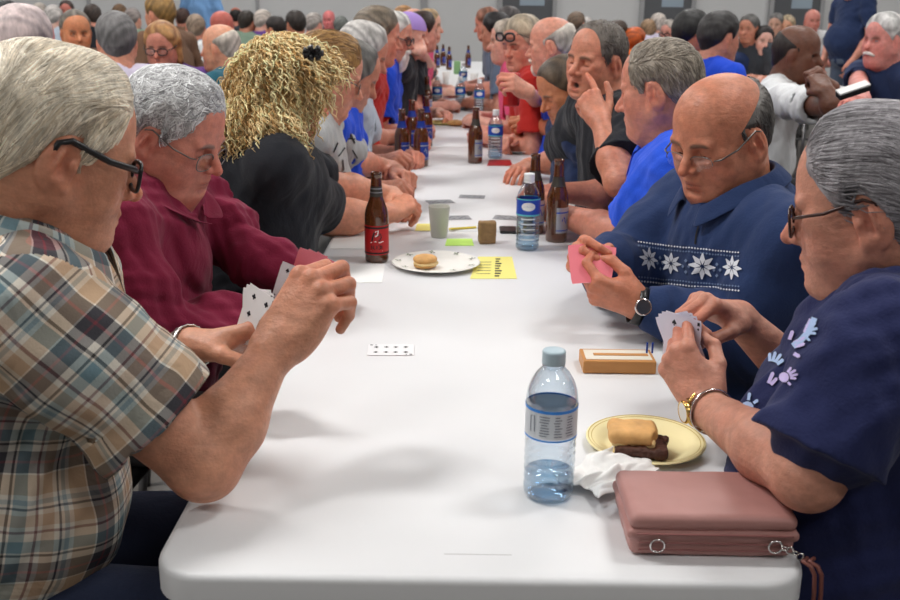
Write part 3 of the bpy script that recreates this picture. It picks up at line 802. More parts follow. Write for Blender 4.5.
# ------------------------------------------------------------------ tables
M_top = simple('white_plastic_top', lin(226, 227, 229), .38, bscale=420, bstr=.12, bdist=.0006, spec=.45)
TC = .034; TW = .389; TL = 1.80
def rrect(x0, x1, y0, y1, r, n=8):
    out = []
    for cx, cy, a0 in ((x1 - r, y1 - r, 0), (x0 + r, y1 - r, 90), (x0 + r, y0 + r, 180), (x1 - r, y0 + r, 270)):
        for k in range(n + 1): a = math.radians(a0 + 90 * k / n); out.append((cx + r * math.cos(a), cy + r * math.sin(a)))
    return out
def table(xc, y0, y1, label, group, hw=TW, top=.74, rx=.06):
    t = empty('folding_table', (xc, (y0 + y1) / 2, 0), label, 'table', group)
    m = MB(); outer = rrect(xc - hw, xc + hw, y0, y1, rx); n = len(outer); cx, cy = xc, (y0 + y1) / 2
    V = []; F = []
    def ring(ins, z): 
        r_ = rrect(xc - hw + ins, xc + hw - ins, y0 + ins, y1 - ins, max(rx - ins, .006))
        V.extend([(x, y, z) for x, y in r_])
    prof = [(.03, top - .045), (.004, top - .045), (.0, top - .041), (0, top - .008), (.0024, top - .0024), (.008, top), (.3, top)]
    prof = [(.03, top - .045), (.004, top - .045), (.0, top - .041), (0, top - .010), (.0012, top - .005), (.004, top - .0015), (.010, top)]
    for a, z in prof: ring(a, z)
    for j in range(len(prof) - 1):
        for k in range(n): F.append((j * n + k, j * n + (k + 1) % n, (j + 1) * n + (k + 1) % n, (j + 1) * n + k))
    F.append(tuple(range(n))[::-1]); F.append(tuple(range((len(prof) - 1) * n, len(prof) * n)))
    o = mesh('tabletop', V, F, M_top, t); split_smooth(o, 40)
    f = MB()
    for x in (xc - hw + .07, xc + hw - .07): f.box((x - .012, y0 + .1, top - .075), (x + .012, y1 - .1, top - .046))
    f.build('frame', M_steel, t, smooth=False)
    for y in (y0 + .25, y1 - .25):
        for x in (xc - hw + .10, xc + hw - .10):
            MB().tube([(x, y, top - .05), (x, y, .02)], .0125, 10).build('leg', M_steel, t)
        MB().tube([(xc - hw + .10, y, .25), (xc + hw - .10, y, .25)], .01, 8).build('crossbar', M_steel, t)
    return t
TABY = [(-.022, 1.82)]
yy = 1.83
while yy < 10.9: TABY.append((yy, yy + 1.82)); yy += 1.83
words = ['nearest white folding table with rounded corners, under the purse and big water bottle', 'white folding table second along the row, under the cluster of brown bottles', 'third white folding table along the middle row, beside the players in red',
         'fourth white folding table along the middle row towards the back wall', 'white folding table last but one in the middle row', 'white folding table second from the far end of the middle row', 'farthest white folding table of the middle row, near the back wall']
for i, (a, b) in enumerate(TABY):
    t = table(TC, a, b, words[i], 'folding tables of the middle row')
# mould mark pressed in the near table edge
c0 = T(444, 554); c1 = T(512, 557)
MB().box((c0[0], c0[1] - .0008, .7398), (c1[0], c0[1] + .0008, .7402)).build('table_mark', simple('mould_line', lin(190, 190, 190), .5), bpy.data.objects['folding_table'], smooth=False)
for xc, side, lb in ((-2.75, 'left', 'left'), (2.95, 'right', 'right')):
    ws = ['nearest', 'second', 'third', 'fourth', 'fifth', 'farthest']
    for i in range(6):
        y0 = .9 + 1.83 * i
        table(xc, y0, y0 + 1.82, 'white folding table in the %s row, %s from the camera, behind seated people' % (lb, ws[i]), 'folding tables of the %s row' % side)

# ------------------------------------------------------------------ chairs
M_seat = simple('black_chair_vinyl', (.015, .015, .017), .55, bscale=60, bstr=.2)
CH = {}
def chair_proto():
    t = empty('stacking_chair', (0, 0, 0), 'chair', 'chair')
    MB().box((-.20, -.21, .425), (.21, .21, .452)).build('seat', M_seat, t, smooth=False, bevel=.012)
    MB().box((-.245, -.20, .60), (-.222, .20, .86)).build('backrest', M_seat, t, smooth=False, bevel=.01)
    for sy in (-1, 1):
        MB().tube([(.17, sy * .2, .424), (.20, sy * .225, .0)], .011).build('leg', M_steel, t)
        MB().tube([(-.17, sy * .2, .424), (-.21, sy * .225, .0)], .011).build('leg', M_steel, t)
        MB().tube([(-.17, sy * .19, .42), (-.2335, sy * .18, .45), (-.2335, sy * .18, .8)], .009).build('back_post', M_steel, t)
    return t
def place_chair(x, y, az, label, group):
    if 'p' not in CH: CH['p'] = t = chair_proto()
    else:
        t = CH['p'].copy(); C.objects.link(t)
        for ch in CH['p'].children:
            c = ch.copy(); C.objects.link(c); c.parent = t
    t.location = (x, y, 0); t.rotation_euler = (0, 0, math.radians(az)); setp(t, label, 'chair', group); return t
# ------------------------------------------------------------------ cloth of the near players
def plaid():
    m, nt, b = newmat('plaid_cotton'); b.inputs['Roughness'].default_value = .85; b.inputs['Specular IOR Level'].default_value = .2
    uvn = nt.nodes.new('ShaderNodeUVMap'); uvn.uv_map = 'UVMap'
    wn = noise(nt, 7, 2, objvec(nt)); sp = nt.nodes.new('ShaderNodeSeparateXYZ'); nt.links.new(uvn.outputs[0], sp.inputs[0])
    U = E(nt, sp.outputs[0]) + (E(nt, wn.outputs[0]) - .5) * .012; V = E(nt, sp.outputs[1])
    per = .130
    stripes = [(.10, .085, (198, 165, 128), .75), (.30, .10, (38, 40, 58), .92), (.30, .012, (150, 70, 80), .8), (.43, .03, (226, 222, 214), .9), (.475, .012, (25, 25, 35), .9),
               (.56, .055, (96, 142, 158), .8), (.70, .012, (120, 50, 60), .8), (.80, .05, (196, 150, 105), .6), (.90, .010, (30, 34, 60), .9), (.955, .02, (120, 150, 165), .6)]
    base = lin(232, 226, 216)
    def lay(W, c):
        fr = (W / per + 50.0).frac()
        for ce, w_, col, al in stripes:
            mk = (fr - ce).absv().lt(w_) * al; c = mixc(nt, mk, c, lin(*col))
        return c
    ca = lay(U, base); cb = lay(V * .92 + .03, base)
    c = mixc(nt, .45, ca, cb); c2 = mixc(nt, .5, c, mixc(nt, 1.0, ca, cb, 'MULTIPLY'))
    nt.links.new(c2, b.inputs['Base Color'])
    n = noise(nt, 300, 2, objvec(nt)); w = noise(nt, 8, 3, objvec(nt)); w.inputs['Distortion'].default_value = 1.2
    bump(nt, b, E(nt, w.outputs[0]) * .5 + E(nt, n.outputs[0]) * .02, 1.0, .03)
    return m
M_plaid = plaid()
M_burg = cloth('burgundy_jersey', lin(122, 30, 58)); M_navyknit = cloth('navy_knit', lin(38, 56, 96), fold=.3); M_navytee = cloth('navy_tee', lin(36, 42, 82))
M_blacktee = cloth('black_tee', lin(32, 34, 40)); M_greytee = cloth('grey_tee', lin(170, 172, 172)); M_royal = cloth('royal_blue', lin(30, 74, 205))
M_red = cloth('red_cloth', lin(178, 40, 34)); M_white = cloth('white_cloth', lin(222, 224, 226)); M_teal = cloth('teal_cloth', lin(44, 96, 112)); M_green = cloth('sage_green', lin(128, 150, 132))
M_lav = cloth('lavender_white', lin(214, 206, 226)); M_purple = cloth('purple_cloth', lin(104, 70, 140)); M_orange = cloth('orange_cloth', lin(226, 110, 44)); M_pink = cloth('pink_cloth', lin(214, 80, 120))
M_charcoal = cloth('charcoal_cloth', lin(58, 62, 68)); M_bgrey = cloth('blue_grey_cloth', lin(92, 104, 124)); M_navy = cloth('navy_cloth', lin(36, 50, 84)); M_cream = cloth('cream_cloth', lin(214, 208, 190)); M_lblue = cloth('pale_blue_cloth', lin(178, 190, 204))
M_brownc = cloth('brown_cloth', lin(112, 84, 66)); M_polo = cloth('bright_blue_polo', lin(40, 88, 222))
ROWL, ROWR = 'players along the left side of the middle row', 'players along the right side of the middle row'
Z = A(0, 0, 1)
if WANT('L1'):
    L1 = person('man in plaid short-sleeved shirt and black-rimmed glasses, white hair, elbow on table corner', P(50, 153, .28), face=(34, 20, 0), hs=1.04, skin=(200, 142, 114),
        fwd=12, lean=.16, shirt=M_plaid, fat=.75, res=.0024, handres=.0022, ag=1.12, ag_s=1.36, pants=M_jeans, neck=.112, fold=.0055, drape=.02,
        hair=dict(style='full', col=(248, 238, 218), col2=(200, 184, 160), n=9000, len=.075, w=.0010, comb='side', mess=.14, thick=.010), brow=(150, 140, 128), shw=.19,
        arms={'R': dict(S=P(26, 308, .13), E=T(204, 464, .80), W=P(272, 352, .25), K=P(312, 296, .28), n=(-.35, -.75, .45), pose='pinch', sc=1.2),
              'L': dict(W=P(192, 347, .44), K=P(248, 336, .45), n=(-.1, .45, .75), pose='hold', sc=1.1)}, eyeballs=True)
    glasses(L1['head'], L1['root'], M_frame_dark, lw=.027, lh=.019, rim=.0030, square=.9, temple=.0045)
    make_collar(L1['head'], L1['N'] + L1['u'] * .012, L1['u'], L1['f'], L1['s'], L1['root'], M_plaid, .75, tip=.03, fall=.045)
if WANT('L2'):
    L2 = person('man in burgundy long-sleeved jersey with wavy grey hair and thin glasses, second on left side', P(172, 136, .97), face=(-12, 24, 0), hs=.97, wd=1.12, skin=(196, 128, 110),
        fwd=-5, lean=.20, shirt=M_burg, sleeve='long', fat=1.0, res=.003, handres=.0028, group=ROWL, neck=.120, fold=.009, ag_s=1.15, shw=.195, drape=.02,
        hair=dict(style='full', col=(226, 227, 228), col2=(150, 150, 152), n=6000, len=.045, w=.0013, comb='side', mess=.5, curl=1.6, thick=.014), brow=(110, 100, 92),
        arms={'R': dict(E=P(160, 335, .80), W=P(282, 318, .92), K=P(318, 300, .95), n=(.1, -.8, .3), pose='pinch'),
              'L': dict(E=P(258, 262, 1.10), W=P(306, 276, 1.08), K=P(334, 278, 1.04), n=(.6, .3, .6), pose='hold')}, eyeballs=True, collar='crew')
    glasses(L2['head'], L2['root'], M_frame_metal, lw=.027, lh=.018, rim=.0012, square=.5, drop=.008)
def curls(F, hd):
    for y in (1, -1):
        F.cap(hd.w(-.03, .05 * y, .03), hd.w(-.05, .085 * y, -.10), .055, .05, .04); F.cap(hd.w(-.05, .07 * y, -.08), hd.w(-.04, .10 * y, -.19), .05, .03, .04)
    F.cap(hd.w(-.04, 0, .02), hd.w(-.085, 0, -.14), .08, .085, .04); F.ell(hd.w(-.02, 0, .05), (.10, .088, .092), hd.R, .02)
    F.ell(hd.w(.095, 0, -.03), (.075, .068, .10), hd.R, .02, 's'); F.disp(folds(4, .006, 55))
if WANT('L3'):
    L3 = person('woman with long curly blonde hair and dark clip in black short-sleeved top', P(288, 93, 1.52), face=(26, 18, 0), hs=.93, skin=(214, 150, 122), fwd=15, lean=.16,
        shirt=M_blacktee, fat=.7, res=.004, handres=.0035, group=ROWL, ag=1.2, fold=.004, pants=M_trousers, neck=.13, shw=.15, drape=.04,
        hair=dict(style='long', col=(232, 204, 146), col2=(176, 136, 80), extra=curls, thick=.012, res=.004),
        arms={'R': dict(E=T(330, 218, .79), W=T(384, 214, .80), K=T(404, 205, .82), n=(.1, -.3, .9), pose='loose'),
              'L': dict(W=T(392, 196, .80), K=T(406, 200, .80), n=(.1, .3, .9), pose='loose')})
def ringlets(sk, n, col, col2):
    hd = sk['head']; o = [c for c in sk['root'].children if c.name.startswith('hair')][0]; base = rootloc(o)
    V0 = np.array([v.co[:] for v in o.data.vertices]) + base; r = np.random.default_rng(5); N0 = np.array([v.normal[:] for v in o.data.vertices])
    VV, CC, FF, b = [], [], [], 0
    for i in r.integers(0, len(V0), n):
        p = V0[i]; nn = N0[i]
        if hd.loc(p[None])[0][0] > .052: continue
        ln = r.uniform(.05, .13); rad = r.uniform(.004, .008); tw = r.uniform(45, 90); ph = r.uniform(0, 6.3)
        dirn = nrm(A(0, 0, -1) + .5 * (nn * A(1, 1, 0)) * .4 + r.normal(size=3) * .12); dirn = nrm(dirn - nn * (dirn @ nn) * .9)
        e1 = nrm(np.cross(dirn, nn) + 1e-6); e2 = nn; m = 14; tt = np.linspace(0, 1, m)
        c = p + nn * .004 + np.outer(tt * ln, dirn) + np.outer(rad * np.minimum(tt * 3, 1) * np.cos(tt * ln * tw * 3 + ph), e1) + np.outer(rad * np.minimum(tt * 3, 1) * (.6 + np.sin(tt * ln * tw * 3 + ph)), e2)
        tg = np.gradient(c, axis=0); s1 = np.cross(tg, nn); s1 /= np.linalg.norm(s1, axis=1)[:, None] + 1e-9; s2 = np.cross(tg, s1); s2 /= np.linalg.norm(s2, axis=1)[:, None] + 1e-9
        w_ = (r.uniform(.0014, .0026) * np.array([.5] + [1] * (m - 3) + [.7, .2]))[:, None]
        V_ = np.concatenate([c + s1 * w_, c - .5 * s1 * w_ + .87 * s2 * w_, c - .5 * s1 * w_ - .87 * s2 * w_]); VV.append(V_)
        CC.append(np.tile(np.clip(lerp(np.array(lin(*col)), np.array(lin(*col2)), r.uniform(-.3, 1.1)), .01, .9), (3 * m, 1)))
        for j in range(m - 1):
            for a in range(3): FF.append((b + a * m + j, b + a * m + j + 1, b + ((a + 1) % 3) * m + j + 1, b + ((a + 1) % 3) * m + j))
        b += 3 * m
    mesh('curls', np.concatenate(VV), np.array(FF), HAIR, o, col=np.concatenate(CC))
if WANT('L3'):
    ringlets(L3, 4600, (250, 226, 172), (196, 154, 94))
    m = MB(); cc_ = P(313, 53, 1.40)
    for k in range(7):
        a = k * .9; m.tube([cc_, cc_ + A(.024 * math.cos(a), -.008, .016 * math.sin(a))], [.004, .008], 8)
    m.build('hair_clip', M_black, L3['root'])
def sleek(F, hd): F.ell(hd.w(-.02, 0, .045), (.097, .083, .09), hd.R, .01)
def bob(F, hd):
    for y in (1, -1): F.cap(hd.w(-.01, .07 * y, .03), hd.w(-.01, .078 * y, -.075), .028, .022, .03)
    F.cap(hd.w(-.05, 0, .02), hd.w(-.06, 0, -.07), .07, .06, .04); F.ell(hd.w(.085, 0, -.03), (.05, .06, .075), hd.R, .01, 's')
if WANT('L4'):
    L4 = person('woman in pale grey tee with black print and glasses, blonde bob, beyond the curly-haired woman', P(328, 77, 2.02), hs=.95, face=(12, 22, 0), skin=(212, 150, 126), fwd=0, shirt=M_greytee, fat=.5, res=.0045, handres=.004, group=ROWL, lean=.15,
        hair=dict(style='long', col=(176, 136, 82), col2=(124, 90, 54), extra=bob, thick=.014, n=900, comb='back', len=.06, w=.002),
        arms={'R': dict(E=T(338, 192, .79), W=T(374, 188, .79), K=T(392, 186, .80), n=(.1, -.2, 1), pose='loose'), 'L': dict(W=T(392, 168, .79), K=T(400, 176, .80), n=(.1, .2, 1), pose='loose')})
    glasses(L4['head'], L4['root'], M_frame_metal, rim=.0014)
if WANT('R1'):
    R1 = person('woman in navy tee with handprint design, grey hair and brown-framed glasses, nearest on right', P(876, 209, .26), face=(150, 14, 0), hs=.99, skin=(198, 140, 118),
        fwd=158, lean=.0, bust=.095, slv=.84, shirt=M_navytee, fat=.55, res=.0024, handres=.0022, ag=1.02, ag_s=1.22, neck=.125, fold=.006, shw=.185, drape=.015, pants=M_jeans,
        hair=dict(style='bun', col=(166, 163, 167), col2=(108, 104, 108), n=8000, len=.095, w=.0009, comb='back', mess=.10, thick=.012), brow=(110, 100, 95),
        arms={'L': dict(S=P(884, 342, .09), E=P(808, 474, .05), W=P(706, 408, .32), K=P(672, 352, .37), n=(-.45, -.75, -.1), pose='hold', sc=.98),
              'R': dict(W=P(738, 318, .54), K=P(700, 300, .50), n=(-.2, -.1, .9), pose='pinch', sc=.98)}, eyeballs=True)
    glasses(R1['head'], R1['root'], M_frame_brown, lw=.026, lh=.020, rim=.0020, square=.7, temple=.0024)
if WANT('R2'):
    R2 = person('bald man in navy zip-neck sweater with white snowflake band, holding pink-backed cards', P(722, 138, 1.0), face=(212, 20, 0), hs=.99, wd=1.08, skin=(198, 130, 102),
        fwd=195, lean=.14, shirt=M_navyknit, sleeve='long', fat=1.0, res=.003, handres=.0026, group=ROWR, neck=.13, fold=.005, ag=1.12, ag_s=1.35, shw=.20, drape=.03, pants=M_trousers, collar='tall',
        hair=dict(style='fringe', col=(124, 120, 116), col2=(84, 80, 78), n=3000, len=.03, w=.0011, comb='side', mess=.25, thick=.006), brow=(80, 66, 56),
        arms={'R': dict(E=P(625, 268, 1.12), W=P(598, 268, 1.0), K=P(574, 252, .93), n=(-.75, -.2, .5), pose='hold', sc=1.05),
              'L': dict(E=P(745, 338, .84), W=P(640, 306, .84), K=P(601, 292, .85), n=(-.1, -.75, -.5), pose='hold', sc=1.05)}, eyeballs=True)
    glasses(R2['head'], R2['root'], M_frame_metal, lw=.026, lh=.016, rim=.0009, half=True, square=.6, drop=.012, temple=.0018)
if WANT('R3'):
    R3 = person('man in bright blue polo with short grey hair, seated behind the snowflake sweater man', P(661, 92, 1.5), face=(155, 12, 0), hs=.97, wd=1.03, skin=(206, 138, 116),
        fwd=172, lean=.14, shirt=M_polo, fat=.6, res=.004, handres=.003, group=ROWR, ag=1.05, ag_s=1.3, drape=.02, collar=M_polo,
        hair=dict(style='balding', col=(164, 154, 140), col2=(120, 110, 98), n=2500, len=.03, w=.0014, comb='side', mess=.3, thick=.005), brow=(120, 100, 84),
        arms={'L': dict(E=T(628, 236, .80), W=T(553, 212, .80), K=T(527, 202, .82), n=(-.1, -.6, .6), pose='hold'),
              'R': dict(E=T(622, 196, .82), W=T(556, 192, .84), K=T(530, 190, .85), n=(-.2, .3, .8), pose='pinch')}, eyeballs=True)
if WANT('R4'):
    R4 = person('man in black tee yawning behind his raised hand, eyes closed', P(597, 62, 2.1), face=(220, 4, -6), hs=.93, skin=(204, 136, 110),
        fwd=192, lean=.14, shirt=M_blacktee, fat=.4, res=.004, handres=.003, group=ROWR, ag=1.05, ag_s=1.3, mouth=.012, nose=1.15,
        hair=dict(style='balding', col=(120, 112, 104), col2=(90, 82, 76), n=1500, len=.02, w=.0014, mess=.3, thick=.004), brow=(110, 90, 76),
        arms={'L': dict(E=P(620, 182, 1.70), W=P(601, 122, 1.84), K=P(590, 101, 1.88), n=(.15, -.9, .1), pose='point'),
              'R': dict(E=T(563, 160, .82), W=T(528, 166, .79), K=T(510, 172, .79), n=(0, -.3, 1), pose='relax')})
if WANT('crowd'):
    def auto(label, px, py, Y, az, pitch, skin, hair, shirt, group, **k):
        k.setdefault('lean', .14); k.setdefault('handres', .0045); k.setdefault('res', .0065); k.setdefault('fat', .4); k['hs'] = k.get('hs', 1.0) * .91; py += 5 if Y > 2.9 else 2
        return person(label, P(px, py, Y), face=(az, pitch, k.pop('roll', 0)), skin=skin, hair=hair, shirt=shirt, group=group, fwd=k.pop('fwd', 0), **k)
    gh = lambda st, c, c2=None, t=.008: dict(style=st, col=c, col2=c2 or tuple(int(x * .72) for x in c), thick=t)
    L5 = auto('man in royal blue short sleeves, face hidden, past the grey-tee woman', 350, 74, 2.45, 10, 30, (196, 136, 112), gh('balding', (120, 118, 114)), M_royal, ROWL,
        arms={'R': dict(E=T(352, 166, .80), W=T(378, 162, .80), K=T(394, 158, .82), n=(.1, -.4, .8), pose='loose')})
    L6 = auto('white-haired person in pale blue-grey shirt behind the blue-sleeved man', 362, 50, 2.95, 5, 25, (206, 140, 118), gh('full', (206, 202, 198), None, .014), M_lblue, ROWL,
        arms={'R': dict(E=T(368, 140, .80), W=T(398, 135, .80), K=T(408, 132, .82), n=(.1, -.4, .8), pose='loose')})
    L7 = auto('man in red shirt with brown-grey hair, left side of the middle row', 377, 33, 3.45, 5, 12, (206, 138, 116), gh('full', (128, 114, 98), None, .014), M_red, ROWL, res=.0045, hs=1.05,
        arms={'R': dict(E=T(378, 112, .80), W=T(402, 110, .80), K=T(414, 106, .82), n=(.1, -.4, .8), pose='loose')})
    L8 = auto('man with full white beard and glasses in blue, behind the red shirt', 393, 33, 3.95, -15, 12, (208, 146, 124), gh('full', (226, 224, 220), None, .012), M_royal, ROWL, res=.0045, beard=((222, 218, 210), .03))
    glasses(L8['head'], L8['root'], M_frame_dark, rim=.003, temple=.003)
    L9 = auto('person in black top and lilac cap, chin resting on hand', 409, 32, 4.55, 0, 8, (214, 160, 142), None, M_blacktee, ROWL, arms={'R': dict(W=P(421, 52, 4.45), K=P(418, 44, 4.5), n=(0, -1, .2), pose='loose', E=T(433, 72, .80))})
    m = MB(); hd = L9['head']; R_ = hd.R
    prof = [(.082 * math.sin(PI / 2 * j / 8), .055 * 1.6 * math.cos(PI / 2 * j / 8)) for j in range(8, -1, -1)]
    m.lathe([(max(r, .0005), z) for r, z in prof], n=20, cap=False); VV = np.array(m.V) * A(1.22, 1, 1); m2 = MB(); m2.V = [tuple(hd.c + R_ @ (v + A(-.01, 0, .045))) for v in VV]; m2.F = m.F; m2.mi = m.mi
    m2.build('cap', M_lavcap := cloth('lilac_cap', lin(168, 140, 208)), L9['root'])
    L10 = auto('dark-haired person in black top beside the lilac cap', 422, 28, 5.2, 15, 5, (206, 146, 128), gh('long', (60, 44, 38), None, .014), M_blacktee, ROWL)
    auto('fair-haired person near the far end of the left side', 428, 22, 6.2, -10, 5, (220, 170, 150), gh('full', (190, 160, 120)), M_pink, ROWL, res=.009)
    auto('balding person at the far end of the left side', 414, 19, 7.2, -20, 5, (222, 168, 146), gh('fringe', (150, 130, 110)), M_blacktee, ROWL, res=.009)
    auto('sandy-haired person glimpsed above the lilac cap', 404, 15, 8.0, -20, 5, (222, 168, 140), gh('crop', (190, 140, 90)), M_brownc, ROWL, res=.009)
    R5 = auto('balding man with head bowed over his cards, beside the yawning man', 565, 87, 2.6, 200, 30, (196, 128, 92), gh('crop', (96, 80, 64), None, .003), M_navy, ROWR, res=.0045, fwd=180, hs=1.02,
        arms={'L': dict(E=T(560, 140, .80), W=T(538, 128, .85), K=T(523, 124, .87), n=(-.2, -.7, .5), pose='hold'), 'R': dict(W=T(530, 118, .84), K=T(518, 117, .86), n=(-.2, .5, .8), pose='pinch')})
    R6 = auto('bald man with white side hair and pale beard in blue shirt', 552, 42, 3.4, 168, 8, (216, 152, 130), gh('fringe', (214, 206, 196)), M_royal, ROWR, res=.0045, fwd=180, hs=1.05, beard=((220, 208, 196), .005),
        arms={'L': dict(E=T(548, 112, .82), W=P(528, 92, 2.95), K=P(518, 86, 2.92), n=(-.2, -.7, .5), pose='hold')})
    R7 = auto('woman in red jacket with sunglasses pushed up on her short fair hair', 523, 40, 3.7, 222, 12, (210, 142, 120), gh('full', (186, 170, 146), None, .016), M_red, ROWR, res=.0045, fwd=180, hs=1.05)
    glasses(R7['head'], R7['root'], M_frame_dark, lw=.028, lh=.018, rim=.005, drop=-.062, name='sunglasses')
    R8 = auto('person in pink top beside the red jacket', 508, 38, 4.4, 178, 5, (214, 160, 140), gh('full', (190, 176, 160)), M_pink, ROWR, fwd=180)
    R9 = auto('person with cropped dark hair in blue-grey shirt, far right side of middle row', 496, 28, 5.4, 170, 10, (190, 130, 108), gh('full', (34, 30, 32), None, .014), M_bgrey, ROWR, fwd=180, res=.008)
    auto('reddish-haired person leaning forward at the far right end of the middle row', 488, 20, 6.6, 175, 15, (206, 140, 120), gh('full', (150, 100, 80), None, .012), M_bgrey, ROWR, fwd=180, res=.009)
    auto('person in dark top behind the sunglasses woman', 508, 17, 7.2, 190, 5, (200, 140, 124), gh('full', (90, 84, 84)), M_charcoal, ROWR, fwd=180, res=.009)

    # ---- people at the neighbouring tables, from the photo: pixel, head height in pixels
    def bg(label, px, py, hh, az, skin, hair, shirt, fwd=None, pitch=8, **k):
        hh *= .88; py += 3.5; zc = FPX * .235 / hh; r = .0075 if hh > 48 else .010 if hh > 32 else .013
        k.setdefault('handres', .006 if hh > 30 else .008); k.setdefault('lean', .12); k.setdefault('group', 'people at the neighbouring tables')
        p = PD(px, py, zc); sk = person(label, p, face=(az, pitch, 0), skin=skin, hair=hair, shirt=shirt, fwd=az if fwd is None else fwd, res=r, **k); BGS.append(sk); return sk
    BGS = []
    bg('bald man with pinkish grey-fringed head just above the plaid man', 24, 44, 84, 60, (214, 150, 146), gh('balding', (206, 188, 186), (170, 156, 156), .006), M_charcoal, pitch=8)
    bg('tanned man with grey hair looking down, left of the lavender shirt', 76, 30, 46, 300, (206, 136, 96), gh('receding', (130, 122, 112)), M_brownc)
    bg('grey-haired man with thinning crown in pale lavender shirt, seen from behind', 117, 40, 60, 110, (204, 142, 116), gh('receding', (120, 118, 118), None, .012), M_lav, pitch=6)
    k_ = bg('woman in glasses with strawberry blonde bob facing the camera', 163, 44, 50, 265, (208, 138, 118), dict(style='long', col=(190, 144, 92), col2=(140, 94, 58), thick=.012, extra=bob), M_purple, pitch=12)
    glasses(k_['head'], k_['root'], M_frame_dark, rim=.003, temple=.003)
    bg('person with light brown hair behind the woman in glasses', 160, 12, 40, 150, (206, 144, 116), gh('full', (160, 124, 72), None, .014), M_brownc)
    bg('man with short grey hair and pale blue collar, back of head shown', 196, 26, 31, 100, (198, 134, 110), gh('crop', (150, 130, 112), None, .003), M_lblue)
    bg('ruddy bald man in white shirt', 222, 24, 33, 60, (196, 104, 92), None, M_white)
    bg('bald man with white fringe in teal shirt, back turned', 221, 46, 50, 165, (216, 156, 126), gh('fringe', (214, 204, 190), None, .005), M_teal, pitch=4)
    bg('dark-haired man in sage green shirt', 247, 20, 25, 70, (180, 124, 100), gh('full', (52, 44, 38)), M_green)
    bg('white-haired person in purple beside the sage green shirt', 263, 19, 25, 60, (214, 160, 140), gh('full', (208, 196, 186)), M_purple)
    bg('short dark-haired man left of the curly blonde head', 276, 27, 28, 150, (196, 132, 104), gh('full', (44, 36, 34)), M_charcoal)
    bg('dark-haired man with thinning crown above the curly blonde head', 296, 22, 29, 120, (196, 132, 104), gh('balding', (56, 48, 44), None, .012), M_brownc)
    bg('grey-haired man in white and navy, above the blonde bob', 314, 22, 25, 60, (210, 150, 132), gh('crop', (180, 172, 166)), M_white)
    bg('pink-faced bald man by the back wall, above the blonde bob', 329, 17, 20, 260, (224, 130, 130), None, M_navy)
    bg('grey-haired person low beside the pale blue-grey shirt', 341, 24, 22, 80, (200, 150, 130), gh('full', (120, 124, 120)), M_charcoal)
    bg('man with ruddy face and dark hair by the far left wall', 67, 8, 22, 280, (212, 130, 116), gh('crop', (80, 66, 62)), M_navy)
    bg('white-haired person, top of head above the tanned man', 54, 15, 26, 90, (214, 176, 160), gh('full', (208, 202, 198)), M_lblue)
    bg('dark-haired man in black seen from behind, left background', 93, 14, 26, 120, (206, 140, 118), gh('balding', (64, 52, 46)), M_blacktee)
    bg('brown-haired person behind the lavender shirt', 120, 12, 22, 90, (190, 130, 100), gh('full', (116, 88, 62)), M_charcoal)
    bg('grey-haired woman by the far left wall, behind the lavender shirt', 133, 17, 24, 80, (200, 150, 130), gh('full', (150, 140, 136)), M_green)
    bg('dark-grey-haired person at the left picture corner', 8, 10, 26, 60, (180, 130, 110), gh('full', (70, 72, 74)), M_charcoal)
    bg('person with pale hair behind the pinkish bald head', 40, 12, 24, 90, (210, 160, 140), gh('full', (190, 180, 170)), M_teal)
    bg('dark-haired person low between bald heads, left background', 183, 16, 22, 90, (170, 110, 90), gh('full', (70, 46, 38)), M_brownc)
    bg('bald man with dark side hair behind the ruddy bald man', 236, 14, 20, 100, (190, 120, 100), gh('fringe', (40, 36, 34)), M_charcoal)
    bg('brown-and-grey-haired person behind the yawning man', 576, 22, 27, 60, (200, 146, 124), gh('full', (120, 100, 84)), M_bgrey)
    bg('white-haired person beside the brown-and-grey-haired one', 586, 25, 22, 60, (220, 190, 178), gh('full', (206, 200, 196)), M_white)
    k_ = bg('dark-haired person in orange top with sunglasses on head', 617, 33, 30, 30, (190, 130, 104), gh('full', (70, 52, 40), None, .014), M_orange)
    bg('person in orange behind the grey-haired polo man', 634, 40, 30, 40, (220, 130, 70), gh('full', (206, 96, 40), None, .016), M_orange)
    bg('ruddy man with grey-brown hair by the dark door', 648, 28, 24, 100, (214, 150, 120), gh('crop', (160, 130, 100)), M_orange)
    bg('white-haired woman in mauve by the dark door', 658, 22, 24, 100, (220, 170, 150), gh('full', (200, 190, 182)), M_lav)
    k_ = bg('grey-haired woman with dark glasses facing across, by the dark door', 669, 30, 26, 230, (214, 150, 136), gh('full', (176, 168, 160), None, .012), M_lav)
    glasses(k_['head'], k_['root'], M_frame_dark, rim=.005, temple=.004)
    bg('white-haired person by the edge of the dark door', 681, 22, 19, 100, (224, 190, 176), gh('full', (220, 216, 210)), M_white)
    bg('man with thick dark hair in blue shirt, seen from behind on the left', 691, 32, 48, 25, (196, 126, 98), gh('full', (42, 42, 42), None, .014), M_royal)
    bg('man with thick dark-grey hair in blue shirt, seen from behind on the right', 719, 36, 53, 22, (204, 140, 116), gh('full', (60, 58, 58), None, .014), M_royal)
    bg('grey-haired man in charcoal with hand near his face', 749, 26, 30, 230, (196, 134, 110), gh('full', (104, 102, 100)), M_charcoal)
    bg('pale-faced woman with dark hair in navy sleeves', 763, 38, 30, 270, (222, 172, 156), dict(style='long', col=(40, 34, 34), thick=.012), M_navy)
    bg('grey-haired person behind the man in the white vest', 776, 22, 24, 240, (190, 150, 130), gh('full', (120, 118, 116)), M_charcoal)
    bg('fair-haired person just above the man in the white vest', 787, 24, 24, 240, (216, 160, 130), gh('full', (190, 170, 140)), M_cream)
